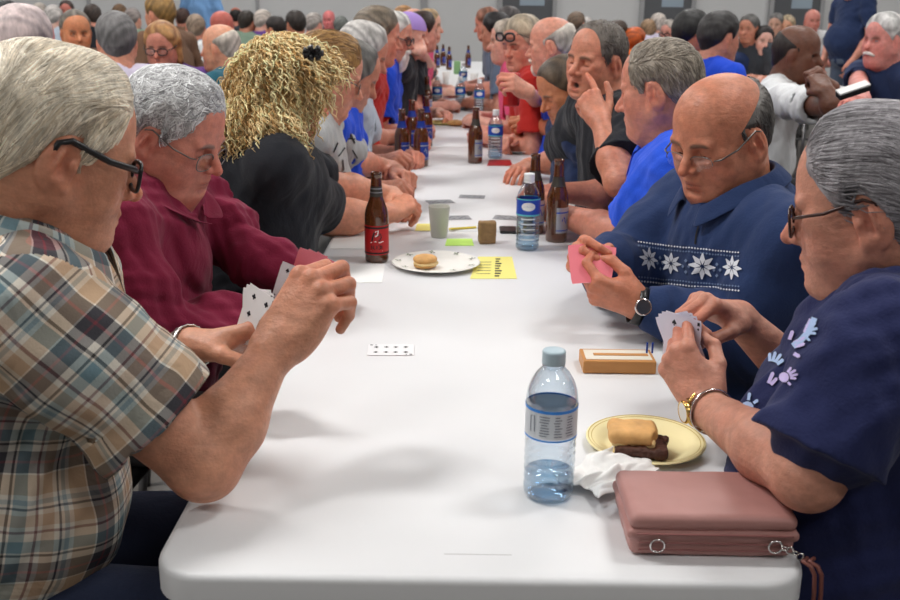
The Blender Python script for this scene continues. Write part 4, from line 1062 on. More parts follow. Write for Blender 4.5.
    C8 = bg('dark-skinned bald man in white top, hands raised to his mouth', 796, 52, 60, 330, (108, 70, 54), gh('fringe', (50, 42, 40), None, .002), M_white, pitch=6, fwd=330,
            arms={'R': dict(E=PD(835, 108, 3.65), W=PD(826, 92, 3.65), K=PD(819, 80, 3.7), n=(0, -1, .2), pose='fist'), 'L': dict(W=PD(832, 88, 3.9), K=PD(824, 78, 3.9), n=(.5, 0, .8), pose='fist')})
    bg('bald pink-headed man between the door and the standing man', 812, 18, 24, 270, (206, 136, 124), None, M_white)
    C11 = bg('heavy man with white hair and moustache in dark navy shirt, far right', 884, 38, 54, 205, (220, 146, 136), gh('full', (222, 220, 218), None, .014), M_navy, pitch=4, fwd=200, fat=.9,
             beard=None, arms={'R': dict(W=PD(862, 98, 3.6), K=PD(850, 99, 3.5), n=(0, -.2, 1), pose='relax')})
    hd = C11['head']; MB().tube([hd.w(.094, .034, -.062), hd.w(.106, .016, -.050), hd.w(.110, 0, -.047), hd.w(.106, -.016, -.050), hd.w(.094, -.034, -.062)], [.005, .009, .009, .009, .005], 8).build('moustache', simple('white_hair', lin(226, 222, 216), .6), C11['root'])
    # standing people (heads above the picture)
    p = PD(846, 40, 9.2); st = person('standing man in navy tee with grey apron-like lower half, head above the picture', (p[0], p[1], 1.60), face=(200, 10, 0), skin=(214, 150, 130), fwd=200, stand=True, shirt=M_navy, group=None, res=.008, handres=.005, hair=gh('crop', (90, 84, 80)), pants=M_bgrey, fat=.9)
    p = PD(203, 10, 12.5); person('standing person in light blue shirt by the back wall', (p[0], p[1], 1.58), face=(80, 0, 0), skin=(200, 140, 116), fwd=80, stand=True, shirt=cloth('light_blue', lin(110, 150, 196)), res=.012, handres=.007, hair=gh('crop', (90, 70, 60)))
# chairs under everyone who sits
for o in [o for o in bpy.data.objects if o.parent is None and o.get('category') == 'person' and not o['label'].startswith('standing')]:
    g = o.get('group') or ''; f = FWD[o.name]; l = o.location
    if f is None: continue
    nb = 'neighbour' in g
    place_chair(l.x - .02 * math.cos(math.radians(f)), l.y - .02 * math.sin(math.radians(f)), f, 'black padded chair under a seated player, mostly hidden by the person on it', 'black chairs under the seated people')
# ------------------------------------------------------------------ things on the tables
def glassy(name, tint, gloss=.25, rough=.03):
    m, nt, b = newmat(name); out = nt.nodes['Material Output']
    t = nt.nodes.new('ShaderNodeBsdfTransparent'); t.inputs[0].default_value = (*tint, 1)
    g = nt.nodes.new('ShaderNodeBsdfGlossy'); g.inputs['Roughness'].default_value = rough
    lw = nt.nodes.new('ShaderNodeLayerWeight'); lw.inputs[0].default_value = .5
    mx = nt.nodes.new('ShaderNodeMixShader'); nt.links.new((E(nt, lw.outputs['Facing']) * gloss + .04).v, mx.inputs[0])
    nt.links.new(t.outputs[0], mx.inputs[1]); nt.links.new(g.outputs[0], mx.inputs[2]); nt.links.new(mx.outputs[0], out.inputs[0])
    return m
M_pet = glassy('clear_bottle_plastic', (.86, .92, .97), .6); M_pet2 = glassy('clear_bottle_plastic_small', (.90, .94, .96), .5)
M_water = glassy('water', (.66, .80, .90), .3)
M_amber = simple('amber_glass', (.11, .032, .008), .05, spec=.8, trans=.25, coat=.6)
M_cap = simple('pale_blue_cap', lin(176, 196, 206), .35); M_capw = simple('white_cap', lin(225, 228, 230), .4)
M_lab_red = simple('red_label', lin(176, 24, 26), .45); M_lab_blk = simple('black_ink', (.008, .008, .01), .5); M_wht = simple('white_ink', (.75, .75, .75), .5)
M_lab_blue = simple('blue_label', lin(28, 70, 170), .4); M_lab_sky = simple('sky_blue_line', lin(60, 140, 225), .4); M_lab_grey = simple('grey_label', lin(206, 212, 218), .45)
M_lab_teal = simple('teal_line', lin(90, 180, 190), .4); M_lab_silver = simple('silver_label', lin(170, 172, 176), .3, metal=.5); M_foil = simple('dark_neck_label', lin(70, 66, 60), .35, metal=.3)
M_ink = simple('grey_ink', lin(128, 134, 146), .6)
def stroke_cyl(m, c, r, az, pts, w, mi):
    """ribbon on a cylinder: pts in (along, height) metres"""
    pts = [A(*p) for p in pts]; V = []; n = len(pts)
    for i in range(n):
        t = nrm(pts[min(i + 1, n - 1)] - pts[max(i - 1, 0)]); q = A(-t[1], t[0])
        for sgn in (-1, 1):
            s_, z = pts[i] + q * sgn * w / 2; a = az + s_ / r; V.append((c[0] + r * math.cos(a), c[1] + r * math.sin(a), c[2] + z))
    m.add(V, [(2 * i, 2 * i + 1, 2 * i + 3, 2 * i + 2) for i in range(n - 1)], mi)
def band(m, c, r, az, half, z0, z1, mi, n=40):
    V = []
    for i in range(n + 1):
        a = az - half + 2 * half * i / n
        for z in (z0, z1): V.append((c[0] + r * math.cos(a), c[1] + r * math.sin(a), c[2] + z))
    m.add(V, [(2 * i, 2 * i + 1, 2 * i + 3, 2 * i + 2) for i in range(n)], mi)
def azcam(c): return math.atan2(CAM[1] - c[1], CAM[0] - c[0])
BEER = [(.0275, 0), (.0300, .003), (.0305, .010), (.0305, .118), (.0300, .126), (.0270, .140), (.0200, .158), (.0160, .172), (.0145, .190), (.0132, .214), (.0130, .222), (.0142, .223), (.0142, .229), (.0128, .231), (.0105, .231), (.0100, .222)]
def beer(p, label, style='blue', group='brown beer bottles on the middle row'):
    p = A(p[0], p[1], .7405); az = azcam(p); t = empty('beer_bottle', p, label, 'bottle', group)
    MB().lathe(BEER, p, 32).build('glass_body', M_amber, t)
    m = MB(); r = .0310
    if style == 'red':
        band(m, p, r, az, 1.9, .022, .098, 0); band(m, p, r + .0002, az, 1.9, .090, .095, 1)
        band(m, p, r + .0002, az, 1.9, .025, .029, 1)
        for q, w, mi in (([(-.006, .082), (-.010, .070), (-.013, .058)], .004, 1), ([(-.004, .083), (.004, .086), (.002, .074), (-.004, .071)], .003, 3), ([(.001, .071), (.010, .078), (.012, .068), (.006, .060), (-.006, .058)], .003, 1),
                          ([(-.016, .055), (-.004, .058), (.008, .055), (.018, .058)], .0022, 3), ([(-.014, .047), (-.013, .038)], .003, 2), ([(-.008, .047), (-.008, .038), (-.004, .038)], .0025, 2), ([(.0, .047), (.0, .038)], .0028, 2), ([(.004, .047), (.009, .047), (.009, .038), (.004, .038)], .0025, 2), ([(.013, .047), (.013, .038)], .0028, 2), ([(-.016, .033), (.016, .033)], .0014, 3)):
            stroke_cyl(m, p, r + .0004, az, q, w, mi)
        m.build('label', [M_lab_red, M_lab_blk, M_lab_blk, M_wht], t)
        m = MB(); V = []; 
        prof = [(.0172, .170), (.0158, .182), (.0148, .196)]; m.lathe([(a, b) for a, b in prof], p, 32, cap=False); m.build('neck_label', M_foil, t)
        m = MB(); m.lathe([(.0164, .1795), (.0162, .182)], p, 32, cap=False); m.lathe([(.0155, .189), (.0153, .1915)], p, 32, cap=False); m.build('neck_line', M_lab_silver, t)
    else:
        mats = {'blue': [simple('deep_blue_label', lin(22, 52, 140), .35), M_lab_silver], 'silver': [M_lab_silver, M_lab_blue]}[style]
        a2 = az + (.75 if style == 'blue' else .8)
        band(m, p, r, a2, .85, .028, .10, 0); band(m, p, r + .0002, a2, .85, .084, .088, 1); band(m, p, r + .0002, a2, .85, .034, .037, 1)
        stroke_cyl(m, p, r + .0004, a2, [(-.010, .062), (-.004, .074), (.004, .054), (.010, .066)], .004, 1)
        m.build('label', mats, t)
        m = MB(); m.lathe([(.0215, .157), (.0172, .170), (.0157, .184)], p, 32, cap=False); m.build('neck_label', mats[0] if style == 'blue' else M_foil, t)
    return t
beer(T(377, 261), 'brown beer bottle with red label beside the plate holding a small bun', 'red')
beer(T(556, 241), 'brown beer bottle with silver label just right of the small water bottle', 'silver')
beer(T(533, 233), 'brown beer bottle mostly hidden behind the small blue-labelled water bottle', 'silver')
beer(T(475, 163), 'lone brown beer bottle at mid table, left of a water bottle', 'silver')
beer(T(402, 166), 'brown beer bottle with blue label at the front left of the bottle cluster', 'blue')
beer(T(421, 166), 'brown beer bottle with blue label at the front right of the bottle cluster', 'blue')
beer(T(412, 152), 'brown beer bottle behind the two front bottles of the cluster', 'blue')
beer(T(426, 146), 'rearmost brown beer bottle of the cluster, standing on its right side', 'blue')
beer(T(427, 116), 'brown beer bottle standing alone beyond the bottle cluster', 'silver')
for px, py, lb in ((449, 70, 'distant dark beer bottle at the centre of the row'), (437, 68, 'distant dark beer bottle on the left of the row, near its far end'), (468, 68, 'distant dark beer bottle by the far right players'), (443, 66, 'distant dark beer bottle left of the green can')):
    beer(T(px, py), lb, 'blue')

def water(p, label, big=False, scale=1.0, fill=.9):
    p = A(p[0], p[1], .7405); az = azcam(p); t = empty('water_bottle', p, label, 'bottle', None if big else 'small water bottles with blue labels'); k = scale
    if big:
        prof = [(.022, .004), (.029, 0), (.0335, .006), (.0345, .014)]
        for i in range(22): z = .018 + .003 * i; prof.append((.0343 - .0009 * (i % 4 in (1, 2)), z))
        prof += [(.0345, .088), (.0338, .090), (.0338, .132), (.0345, .134), (.0343, .142), (.0325, .154), (.028, .166), (.0215, .177), (.0150, .184), (.0132, .187), (.0132, .192)]
    else:
        prof = [(.020, .004), (.027, 0), (.0315, .006), (.032, .012)]
        for i in range(22): z = .016 + .0036 * i; prof.append((.0318 - .0016 * (i % 3 == 1), z))
        prof += [(.0322, .098), (.0316, .100), (.0316, .138), (.0318, .142), (.029, .154), (.0225, .168), (.0165, .178), (.0130, .184), (.0128, .190)]
    MB().lathe(prof, p, 40, cap=False).build('plastic_body', M_pet if big else M_pet2, t)
    lv = .036 if big else .10
    wp = [(max(r - .0012, .001), z + .001) for r, z in prof if z < lv]; MB().lathe(wp + [(wp[-1][0], lv)], p, 40).build('water', M_water, t)
    c = MB(); cr = .0150 if big else .0140; pr = []
    for j, z in enumerate(np.linspace(.189, .206, 8)): pr.append((cr, z))
    V = c.lathe([(cr - .001, .1885)] + pr + [(cr - .0012, .2075), (cr - .004, .208)], p, 48); V.V = [(p[0] + (x - p[0]) * (1 + .025 * (i % 2)), p[1] + (y - p[1]) * (1 + .025 * (i % 2)), z) for i, (x, y, z) in enumerate(V.V)]
    c.build('cap', M_cap if big else M_capw, t)
    MB().lathe([(.0142, .183), (.0148, .184), (.0148, .187), (.0142, .188)], p, 32, cap=False).build('neck_ring', M_pet if big else M_capw, t)
    m = MB()
    if big:
        r = .0347; band(m, p, r, az, PI, .094, .132, 0, 64); band(m, p, r + .0003, az, PI, .1305, .1345, 1, 64); band(m, p, r + .0003, az, PI, .091, .0935, 1, 64)
        rr = random.Random(4)
        for col, (s0, s1) in enumerate(((-.030, -.020), (-.016, -.001), (.003, .016), (.020, .034))):
            if col == 0:
                stroke_cyl(m, p, r + .0005, az, [(s0, .102), (s0, .124), (s0 + .006, .126), (s0 + .007, .103)], .0018, 2); continue
            for i in range(8):
                z = .126 - i * .0038; stroke_cyl(m, p, r + .0005, az, [(s0 + rr.uniform(0, .003), z), ((s0 + s1) / 2, z), (s1 - rr.uniform(0, .005), z)], .0013, 2)
        m.build('label', [M_lab_grey, M_lab_sky, M_ink], t)
    else:
        r = .0324; band(m, p, r, az, PI, .100, .140, 0, 48); band(m, p, r + .0003, az, PI, .096, .1005, 1, 48); band(m, p, r + .0003, az, PI, .1395, .1425, 1, 48)
        V = [(q * .019 * math.cos(a), .122 + q * .0115 * math.sin(a)) for q in (.02, .25, .5, .75, 1.0) for a in np.linspace(0, 2 * PI, 25)[:-1]]
        W_ = [(p[0] + (r + .0006) * math.cos(az + s / r), p[1] + (r + .0006) * math.sin(az + s / r), p[2] + z) for s, z in V]
        m.add(W_, [(j * 24 + i, j * 24 + (i + 1) % 24, j * 24 + 24 + (i + 1) % 24, j * 24 + 24 + i) for j in range(4) for i in range(24)] + [tuple(range(24))], 2)
        stroke_cyl(m, p, r + .0009, az, [(-.014, .1205), (-.010, .1235), (-.007, .1205), (-.003, .1235), (.001, .1205), (.005, .1235), (.009, .1205), (.013, .1235)], .0005, 0)
        for i in range(5): stroke_cyl(m, p, r + .0006, az, [(-.02, .088 - i * .014), (0, .088 - i * .014), (.02, .088 - i * .014)], .0035, 3)
        m.build('label', [M_lab_blue, M_lab_teal, M_wht, simple('pale_rib', lin(170, 176, 180), .3) if False else M_lab_grey], t)
    return t
water(T(548, 494), 'large clear water bottle with pale cap, nearly empty, at the front of the table', big=True)
water(T(527, 249), 'small water bottle with blue label and white oval beside the brown block')
water(T(495, 158), 'small water bottle with blue label right of the lone beer bottle')
for px, py, lb in ((437, 110, 'distant small water bottle just right of the lone beyond-cluster beer bottle'), (460, 110, 'distant small water bottle at the centre of the row'), (479, 114, 'distant small water bottle in front of the red can'), (463, 90, 'distant small water bottle behind the central one')):
    water(T(px, py), lb)

# ---- plates and food
M_cream_plate = simple('cream_paper_plate', lin(240, 228, 176), .6); M_rimline = simple('plate_rim_line', lin(196, 170, 92), .6); M_plate = simple('white_paper_plate', lin(232, 230, 224), .6)
M_bun = simple('toasted_bun', lin(216, 164, 100), .6, var=.5, vscale=38, bscale=90, bstr=.4); M_bun2 = simple('bun_crumb', lin(226, 200, 142), .8, var=.2, vscale=80, bscale=120, bstr=.6)
M_patty = simple('browned_patty', lin(74, 40, 26), .55, var=.4, vscale=120, bscale=160, bstr=.9, bdist=.003); M_greenleaf = simple('green_print', lin(96, 120, 70), .6); M_darkp = simple('dark_print', lin(80, 76, 70), .6)
def plate(c, r, label, mat, style):
    t = empty('paper_plate', (c[0], c[1], .7402), label, 'plate'); p = A(c[0], c[1], .7402)
    MB().lathe([(.001, 0.0), (r * .66, 0), (r * .72, .002), (r * .80, .009), (r * .97, .0125), (r, .0118), (r, .0128), (r * .97, .0138), (r * .80, .0105), (r * .70, .0034), (r * .64, .0016), (.001, .0016)], p, 64, cap=False).build('plate_dish', mat, t)
    m = MB()
    if style == 'rings':
        for a in (.955, .90): z = .0138 if a > .93 else .0126; m.lathe([(r * a, z + .0002), (r * (a + .012), z + .0006)], p, 64, cap=False)
        m.build('rim_lines', M_rimline, t)
    else:
        for k in range(9):
            a = k * 2 * PI / 9 + .3; cx, cy = p[0] + r * .86 * math.cos(a), p[1] + r * .86 * math.sin(a)
            for q in range(4):
                b = a + q * 1.3; u = A(math.cos(b), math.sin(b)); v = A(-u[1], u[0]); L = r * .10
                pts = [A(cx, cy), A(cx, cy) + u * L * .5 + v * L * .2, A(cx, cy) + u * L, A(cx, cy) + u * L * .5 - v * L * .2]
                m.add([(x, y, p[2] + .0125 + .0035 * 1 * (math.hypot(x - p[0], y - p[1]) / r - .8) / .2) for x, y in pts], [(0, 1, 2, 3)], (k + q) % 2)
        m.build('leaf_print', [M_greenleaf, M_darkp], t)
    return t
c = T(645, 446); plate(c, .0895, 'cream paper plate with gold rim lines holding a half-eaten slider', M_cream_plate, 'rings')
def blob(name, mat, parts, h, parent, dis=.001, fr=120, seed=1):
    lo = np.min([np.array(c_) - max(r) * 1.4 for c_, r, _ in parts], 0); hi = np.max([np.array(c_) + max(r) * 1.4 for c_, r, _ in parts], 0)
    F = Field(lo, hi, h)
    for c_, r, k in parts: F.ell(c_, r, np.array(Matrix.Rotation(.35, 3, 'Z')), k)
    F.disp(folds(seed, dis, fr)); v, q = F.mesh(); return mesh(name, relax(v, q, 2), q, mat, parent)
s0 = T(636, 454, .745); t = empty('slider_burger', (s0[0], s0[1], .7425), 'half-eaten slider with square bun and dark patty on the cream plate', 'burger')
b = A(s0[0], s0[1] + .004, .742)
def sq(F, c_, hx, hy, hz, r, a=.2, k=.004):
    R = np.array(Matrix.Rotation(a, 3, 'Z')); ext = math.hypot(hx, hy) + r
    def fn(X, Y, Z):
        x, y, z = X - c_[0], Y - c_[1], Z - c_[2]; p = x * R[0, 0] + y * R[1, 0]; q = x * R[0, 1] + y * R[1, 1]
        dx, dy, dz = np.abs(p) - hx + r, np.abs(q) - hy + r, np.abs(z) - hz + r
        return np.sqrt(np.maximum(dx, 0) ** 2 + np.maximum(dy, 0) ** 2 + np.maximum(dz, 0) ** 2) + np.minimum(np.maximum(np.maximum(dx, dy), dz), 0) - r
    F.op(fn, np.array(c_) - ext, np.array(c_) + ext, k)
def sqblob(name, mat, c_, hx, hy, hz, r, parent, a=.2, h=.0016, dis=.0008, fr=140, seed=2, bites=()):
    F = Field(np.array(c_) - hx - hy - .01, np.array(c_) + hx + hy + .01, h); sq(F, c_, hx, hy, hz, r, a)
    for bc, br in bites: F.ell(bc, (br,) * 3, None, .003, 's')
    F.disp(folds(seed, dis, fr)); v, q = F.mesh(); return mesh(name, relax(v, q, 2), q, mat, parent)
sqblob('bottom_bun', M_bun2, b + A(0, 0, .008), .033, .028, .007, .006, t, -.15)
sqblob('patty', M_patty, b + A(.007, -.008, .019), .038, .032, .0070, .005, t, -.2, dis=.002, fr=230, seed=6)
sqblob('top_bun', M_bun, b + A(-.006, .002, .035), .036, .031, .011, .010, t, -.1, seed=3, bites=[(b + A(.036, -.03, .036), .02)])
sqblob('bun_crumb', M_bun2, b + A(-.006, .001, .0265), .032, .027, .005, .004, t, -.1, seed=4, dis=.0015, fr=260)
c = T(436, 266); plate(c, .112, 'white paper plate with green leaf rim holding a small round bun', M_plate, 'leaf')
s1 = T(425, 266, .746); t = empty('small_bun', (s1[0], s1[1], .7425), 'small round golden bun on the leaf-printed plate', 'bun')
blob('top_bun', M_bun, [((s1[0], s1[1], .764), (.030, .027, .013), 0)], .0016, t); blob('patty', M_bun2, [((s1[0] + .002, s1[1] - .001, .754), (.031, .028, .007), 0)], .0016, t, .0015, 200, 5); blob('bottom_bun', M_bun, [((s1[0], s1[1], .748), (.029, .026, .006), 0)], .0016, t)
c = T(520, 152); plate(c, .09, 'white paper plate near the bowed man, right of the water bottle', M_plate, 'leaf')
c = T(441, 124); plate(c, .085, 'pale yellow paper plate beyond the bottle cluster', simple('yellow_plate', lin(238, 226, 150), .6), 'leaf')
s1 = T(456, 126); blob('bread_roll', M_bun, [((s1[0], s1[1], .757), (.05, .028, .017), 0)], .003, None); setp(bpy.data.objects['bread_roll'], 'reddish brown bread roll beside the yellow plate', 'bread')

# ---- napkin
def sheet(name, c_, w, h, rot, amp, fr, mat, label, cat, seed, n=60, crumple=True, parent=None):
    r = np.random.default_rng(seed); K = [(r.normal(size=2), r.uniform(0, 6.3), r.uniform(.4, 1)) for _ in range(9)]; V = []
    for i in range(n):
        for j in range(n):
            u, v = (i / (n - 1) - .5), (j / (n - 1) - .5); z = 0
            for k_, p_, a_ in K: z += a_ * abs(math.sin(fr * (k_[0] * u + k_[1] * v) + p_ + 1.5 * math.sin(3 * u + 5 * v + p_)))
            z = amp * z / 4 * (1 - .75 * max(abs(u), abs(v)) * 2 * .8); x = (u + (.05 * math.sin(9 * v + seed)) * crumple) * w; y = (v + (.05 * math.sin(11 * u)) * crumple) * h
            V.append((c_[0] + x * math.cos(rot) - y * math.sin(rot), c_[1] + x * math.sin(rot) + y * math.cos(rot), .7412 + max(z, 0)))
    F = [(i * n + j, (i + 1) * n + j, (i + 1) * n + j + 1, i * n + j + 1) for i in range(n - 1) for j in range(n - 1)]
    o = mesh(name, V, F, mat, None); m = o.modifiers.new('s', 'SOLIDIFY'); m.thickness = .0005; return setp(o, label, cat)
M_nap = simple('white_napkin', lin(236, 236, 234), .9, bscale=500, bstr=.1)
sheet('napkin', T(606, 479), .135, .09, .8, .027, 4.5, M_nap, 'crumpled white paper napkin between the large water bottle and the purse', 'napkin', 3)

# ---- purse
M_leather = simple('dusty_pink_leather', lin(176, 128, 122), .48, var=.05, vscale=50, bscale=420, bstr=.25, bdist=.0008); M_leatherd = simple('dusty_pink_trim', lin(140, 88, 84), .5); M_chrome = simple('polished_metal', (.75, .73, .72), .15, metal=1)
pl, pr_ = T(634, 557), T(789, 560); ux = nrm(pr_ - pl); uy = A(-ux[1], ux[0], 0); L = np.linalg.norm(pr_ - pl); mid = (pl + pr_) / 2 + uy * .066; mid[2] = .7405; ang = math.atan2(ux[1], ux[0])
t = empty('purse', mid, 'dusty pink leather purse with zip and ring, at the near right of the table', 'purse')
F = Field(mid - A(.16, .12, .01), mid + A(.16, .12, .09), .0022); sq(F, mid + A(0, 0, .0165), L / 2 + .006, .066, .0165, .010, ang, .003); sq(F, mid + A(0, 0, .0295) , L / 2 + .010, .068, .007, .006, ang, .003)
F.disp(folds(3, .0008, 60)); v, q = F.mesh(); mesh('body', relax(v, q, 3), q, M_leather, t)
F = Field(mid - A(.17, .13, .01), mid + A(.17, .13, .10), .0022); sq(F, mid + A(0, -.004, .0455), L / 2 + .008, .064, .0105, .0100, ang, .003)
F.disp(lambda X, Y, Z_: -.004 * np.exp(-(((X - mid[0]) / .08) ** 2 + ((Y - mid[1]) / .04) ** 2)) + 0 * Z_); F.disp(folds(8, .0009, 45)); v, q = F.mesh(); mesh('flap', relax(v, q, 3), q, M_leather, t)
def pp(x, y, z): return mid + ux * x + uy * y + A(0, 0, z)
m = MB()
for z in (.012, .021): m.tube([pp(x, -.0675 - .0015, z) for x in np.linspace(-L / 2 + .004, L / 2 - .004, 14)], .0012, 6)
m.build('piping', M_leatherd, t)
MB().tube([pp(x, -.0725, .0345) for x in np.linspace(-L / 2, L / 2, 14)], .0014, 6).build('zip', M_leatherd, t)
def ringpts(c_, r, e1, e2, n=20): return [c_ + r * (math.cos(2 * PI * k / n) * e1 + math.sin(2 * PI * k / n) * e2) for k in range(n)]
MB().tube(ringpts(pp(-L / 2 + .026, -.0705, .018), .0085, ux, A(0, 0, 1)), .0011, 8, closed=True).build('ring', M_chrome, t)
m = MB(); c0 = pp(L / 2 - .020, -.0715, .020); m.tube(ringpts(c0, .008, ux, A(0, 0, 1)), .0013, 8, closed=True)
for k in range(5): c_ = c0 + ux * (.010 + .0065 * k) + A(0, -.003, -.002 * k - .0005 * k * k); m.tube(ringpts(c_, .0042, ux, A(0, 0, 1) if k % 2 else uy), .0011, 6, closed=True)
m.build('clasp_chain', M_chrome, t)
e0 = c0 + ux * .042 + A(0, -.004, -.012); edge = T(803, 566); 
m = MB(); pts = [e0, A(TC + TW - .002, e0[1] - .006, .748), A(TC + TW + .006, e0[1] - .012, .745), A(TC + TW + .011, e0[1] - .014, .735), A(TC + TW + .013, e0[1] - .015, .71), A(TC + TW + .015, e0[1] - .012, .66), A(TC + TW + .016, e0[1] - .008, .60)]
for off in (-.004, .004): m.tube([p + ux * off for p in pts], .0028, 6)
m.build('wrist_strap', simple('brown_strap', lin(120, 70, 62), .5), t)

# ---- playing cards
M_cardw = simple('card_white', lin(238, 238, 240), .4); M_cardpink = simple('card_pink_back', lin(226, 120, 132), .45); M_cardblue = simple('card_blue_back', lin(70, 92, 150), .45); M_pipb = simple('pip_black', (.01, .01, .02), .5); M_pipr = simple('pip_red', lin(190, 30, 40), .5)
M_cardlav = simple('card_face_tinted', lin(222, 220, 238), .4)
def pip(kind):
    a = np.linspace(0, 2 * PI, 16)[:-1]; c_ = lambda x, y, r: [(x + r * math.cos(k), y + r * math.sin(k)) for k in a]
    if kind == 'club': return [c_(0, .32, .3), c_(-.34, -.12, .3), c_(.34, -.12, .3), [(-.08, .1), (.08, .1), (.2, -.75), (-.2, -.75)]]
    if kind == 'spade': return [[(0, .8), (.35, .3), (.6, -.1), (.45, -.4), (.1, -.3), (-.1, -.3), (-.45, -.4), (-.6, -.1), (-.35, .3)], [(-.08, -.2), (.08, -.2), (.2, -.75), (-.2, -.75)]]
    if kind == 'heart': return [[(0, -.8), (.6, 0), (.6, .4), (.35, .6), (.05, .35), (0, .2), (-.05, .35), (-.35, .6), (-.6, .4), (-.6, 0)]]
    return [[(0, .8), (.5, 0), (0, -.8), (-.5, 0)]]
LAY = {4: [(-1, 1), (1, 1), (-1, -1), (1, -1)], 6: [(-1, 1), (1, 1), (-1, 0), (1, 0), (-1, -1), (1, -1)], 8: [(-1, 1), (1, 1), (-1, .33), (1, .33), (-1, -.33), (1, -.33), (-1, -1), (1, -1)], 5: [(-1, 1), (1, 1), (0, 0), (-1, -1), (1, -1)], 10: [(-1, 1), (1, 1), (-1, .33), (1, .33), (-1, -.33), (1, -.33), (-1, -1), (1, -1), (0, .66), (0, -.66)]}
def card(c_, X, N_, kind, n, label, group, back=None, th=.0004, bend=0.0, face=None):
    """X: card's long axis; N_: direction the face looks"""
    X = nrm(X); N_ = nrm(np.asarray(N_) - X * (np.asarray(N_) @ X)); Yv = np.cross(N_, X); m = MB(); hl, hw = .0445, .0315
    g = lambda y, x, z=0: np.asarray(c_) + X * x + Yv * y + N_ * (z + bend * (x / hl) ** 2)
    out = [(y, x) for y, x in rrect(-hw, hw, -hl, hl, .004, 3)]
    rows = np.linspace(-hl, hl, 9)
    V = [];  # front and back as strips so that a bent card stays smooth
    def yw(x): return hw - (.0015 if abs(abs(x) - hl) < 1e-6 else 0)
    for x in rows:
        V += [g(-yw(x), x, th / 2), g(yw(x), x, th / 2), g(-yw(x), x, -th / 2), g(yw(x), x, -th / 2)]
    for i in range(8):
        a, b_ = 4 * i, 4 * i + 4; 
    m.add(V, [(4 * i, 4 * i + 1, 4 * i + 5, 4 * i + 4) for i in range(8)] + [(4 * i, 4 * i + 4, 4 * i + 6, 4 * i + 2) for i in range(8)] + [(4 * i + 1, 4 * i + 3, 4 * i + 7, 4 * i + 5) for i in range(8)] + [(0, 2, 3, 1), (32, 33, 35, 34)], 0)
    m.add(V, [(4 * i + 2, 4 * i + 6, 4 * i + 7, 4 * i + 3) for i in range(8)], 1)
    for (u, v) in LAY[n]:
        for poly in pip(kind): m.add([g(u * .0145 + x * .0068 * (1 if v >= 0 else -1), v * .029 + y * .0068 * (1 if v >= 0 else -1), th / 2 + .0003) for x, y in poly], [tuple(range(len(poly)))], 2)
    for sg in (1, -1):
        for poly in pip(kind): m.add([g(sg * (-.0265 + x * .003), sg * (.030 + y * .003), th / 2 + .0003) for x, y in poly], [tuple(range(len(poly)))], 2)
        m.add([g(sg * (-.0285 + x), sg * (.0355 + y), th / 2 + .0003) for x, y in ((0, 0), (.004, 0), (.004, .0055), (0, .0055))], [(0, 1, 2, 3)], 2)
    o = m.build('playing_card', [face or M_cardw, back or M_cardpink, M_pipr if kind in ('heart', 'diamond') else M_pipb], None, smooth=False)
    return setp(o, label, 'playing card', group)
ct = T(391, 350, .7406); card((ct[0], ct[1], .7412), (1, .04, 0), (0, 0, 1), 'club', 8, 'eight of clubs lying face up alone at the middle of the near table', None)
def fan(base, up_, N_, n, kinds, spread, labels, group, back, shift=.006, face=None):
    up_ = nrm(up_); N_ = nrm(np.asarray(N_) - up_ * (np.asarray(N_) @ up_)); side = np.cross(N_, up_)
    for i in range(n):
        a = math.radians(spread * (i - (n - 1) / 2)); d = up_ * math.cos(a) + side * math.sin(a)
        card(np.asarray(base) + d * .045 + side * shift * (i - (n - 1) / 2) + N_ * .0011 * i, d, N_, kinds[i][0], kinds[i][1], labels[i], group, back, face=face)
fan(P(252, 345, .415), (.18, .10, 1), (-.62, -.85, .25), 3, [('club', 10), ('spade', 8), ('club', 6)], -11, ['rear card of the fan held by the man in plaid', 'middle card of the fan held by the man in plaid', 'front black-pipped card of the fan held by the man in plaid'], 'cards in the plaid man\'s hand', M_cardpink, .009)
fan(P(303, 292, .98), (.42, .05, .80), (-.15, .93, -.25), 3, [('club', 4), ('spade', 6), ('heart', 5)], 9, ['nearest pink-backed card held by the man in burgundy', 'middle pink-backed card held by the man in burgundy', 'farthest pink-backed card held by the man in burgundy'], 'cards in the burgundy man\'s hand', M_cardpink, .004)
card(P(290, 286, .95), (.30, .0, .9), (-.15, -.95, .2), 'spade', 4, 'single white-faced card poking up left of the pink-backed cards', None)
fan(P(591, 283, .835), (.08, .70, .70), (.10, .70, -.70), 4, [('club', 4), ('spade', 6), ('heart', 5), ('club', 8)], 5, ['front pink-backed card held by the snowflake sweater man', 'second pink-backed card held by the snowflake sweater man', 'third pink-backed card held by the snowflake sweater man', 'rear pink-backed card held by the snowflake sweater man'], 'cards in the sweater man\'s hand', M_cardpink, .004)
fan(P(686, 368, .40), (-.22, .02, 1), (-.72, -.70, .10), 4, [('spade', 10), ('club', 10), ('diamond', 8), ('spade', 6)], -9, ['leftmost fanned card held by the woman in navy tee', 'second fanned card held by the woman in navy tee', 'third fanned card held by the woman in navy tee', 'rightmost fanned card held by the woman in navy tee'], 'cards in the navy-tee woman\'s hand', M_cardblue, .006, face=M_cardlav)
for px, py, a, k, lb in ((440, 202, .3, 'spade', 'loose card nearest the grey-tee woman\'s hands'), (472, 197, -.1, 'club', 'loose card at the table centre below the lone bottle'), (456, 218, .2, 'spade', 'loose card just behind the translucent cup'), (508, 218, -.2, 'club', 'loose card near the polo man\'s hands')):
    c_ = T(px, py); card((c_[0], c_[1], .7412), (math.cos(a), math.sin(a), 0), (0, 0, 1), k, 10, lb, 'loose cards in the middle of the table', face=simple('shaded_card', lin(150, 152, 156), .5))  # white card faces greyed: the shadow on them is painted into the colour

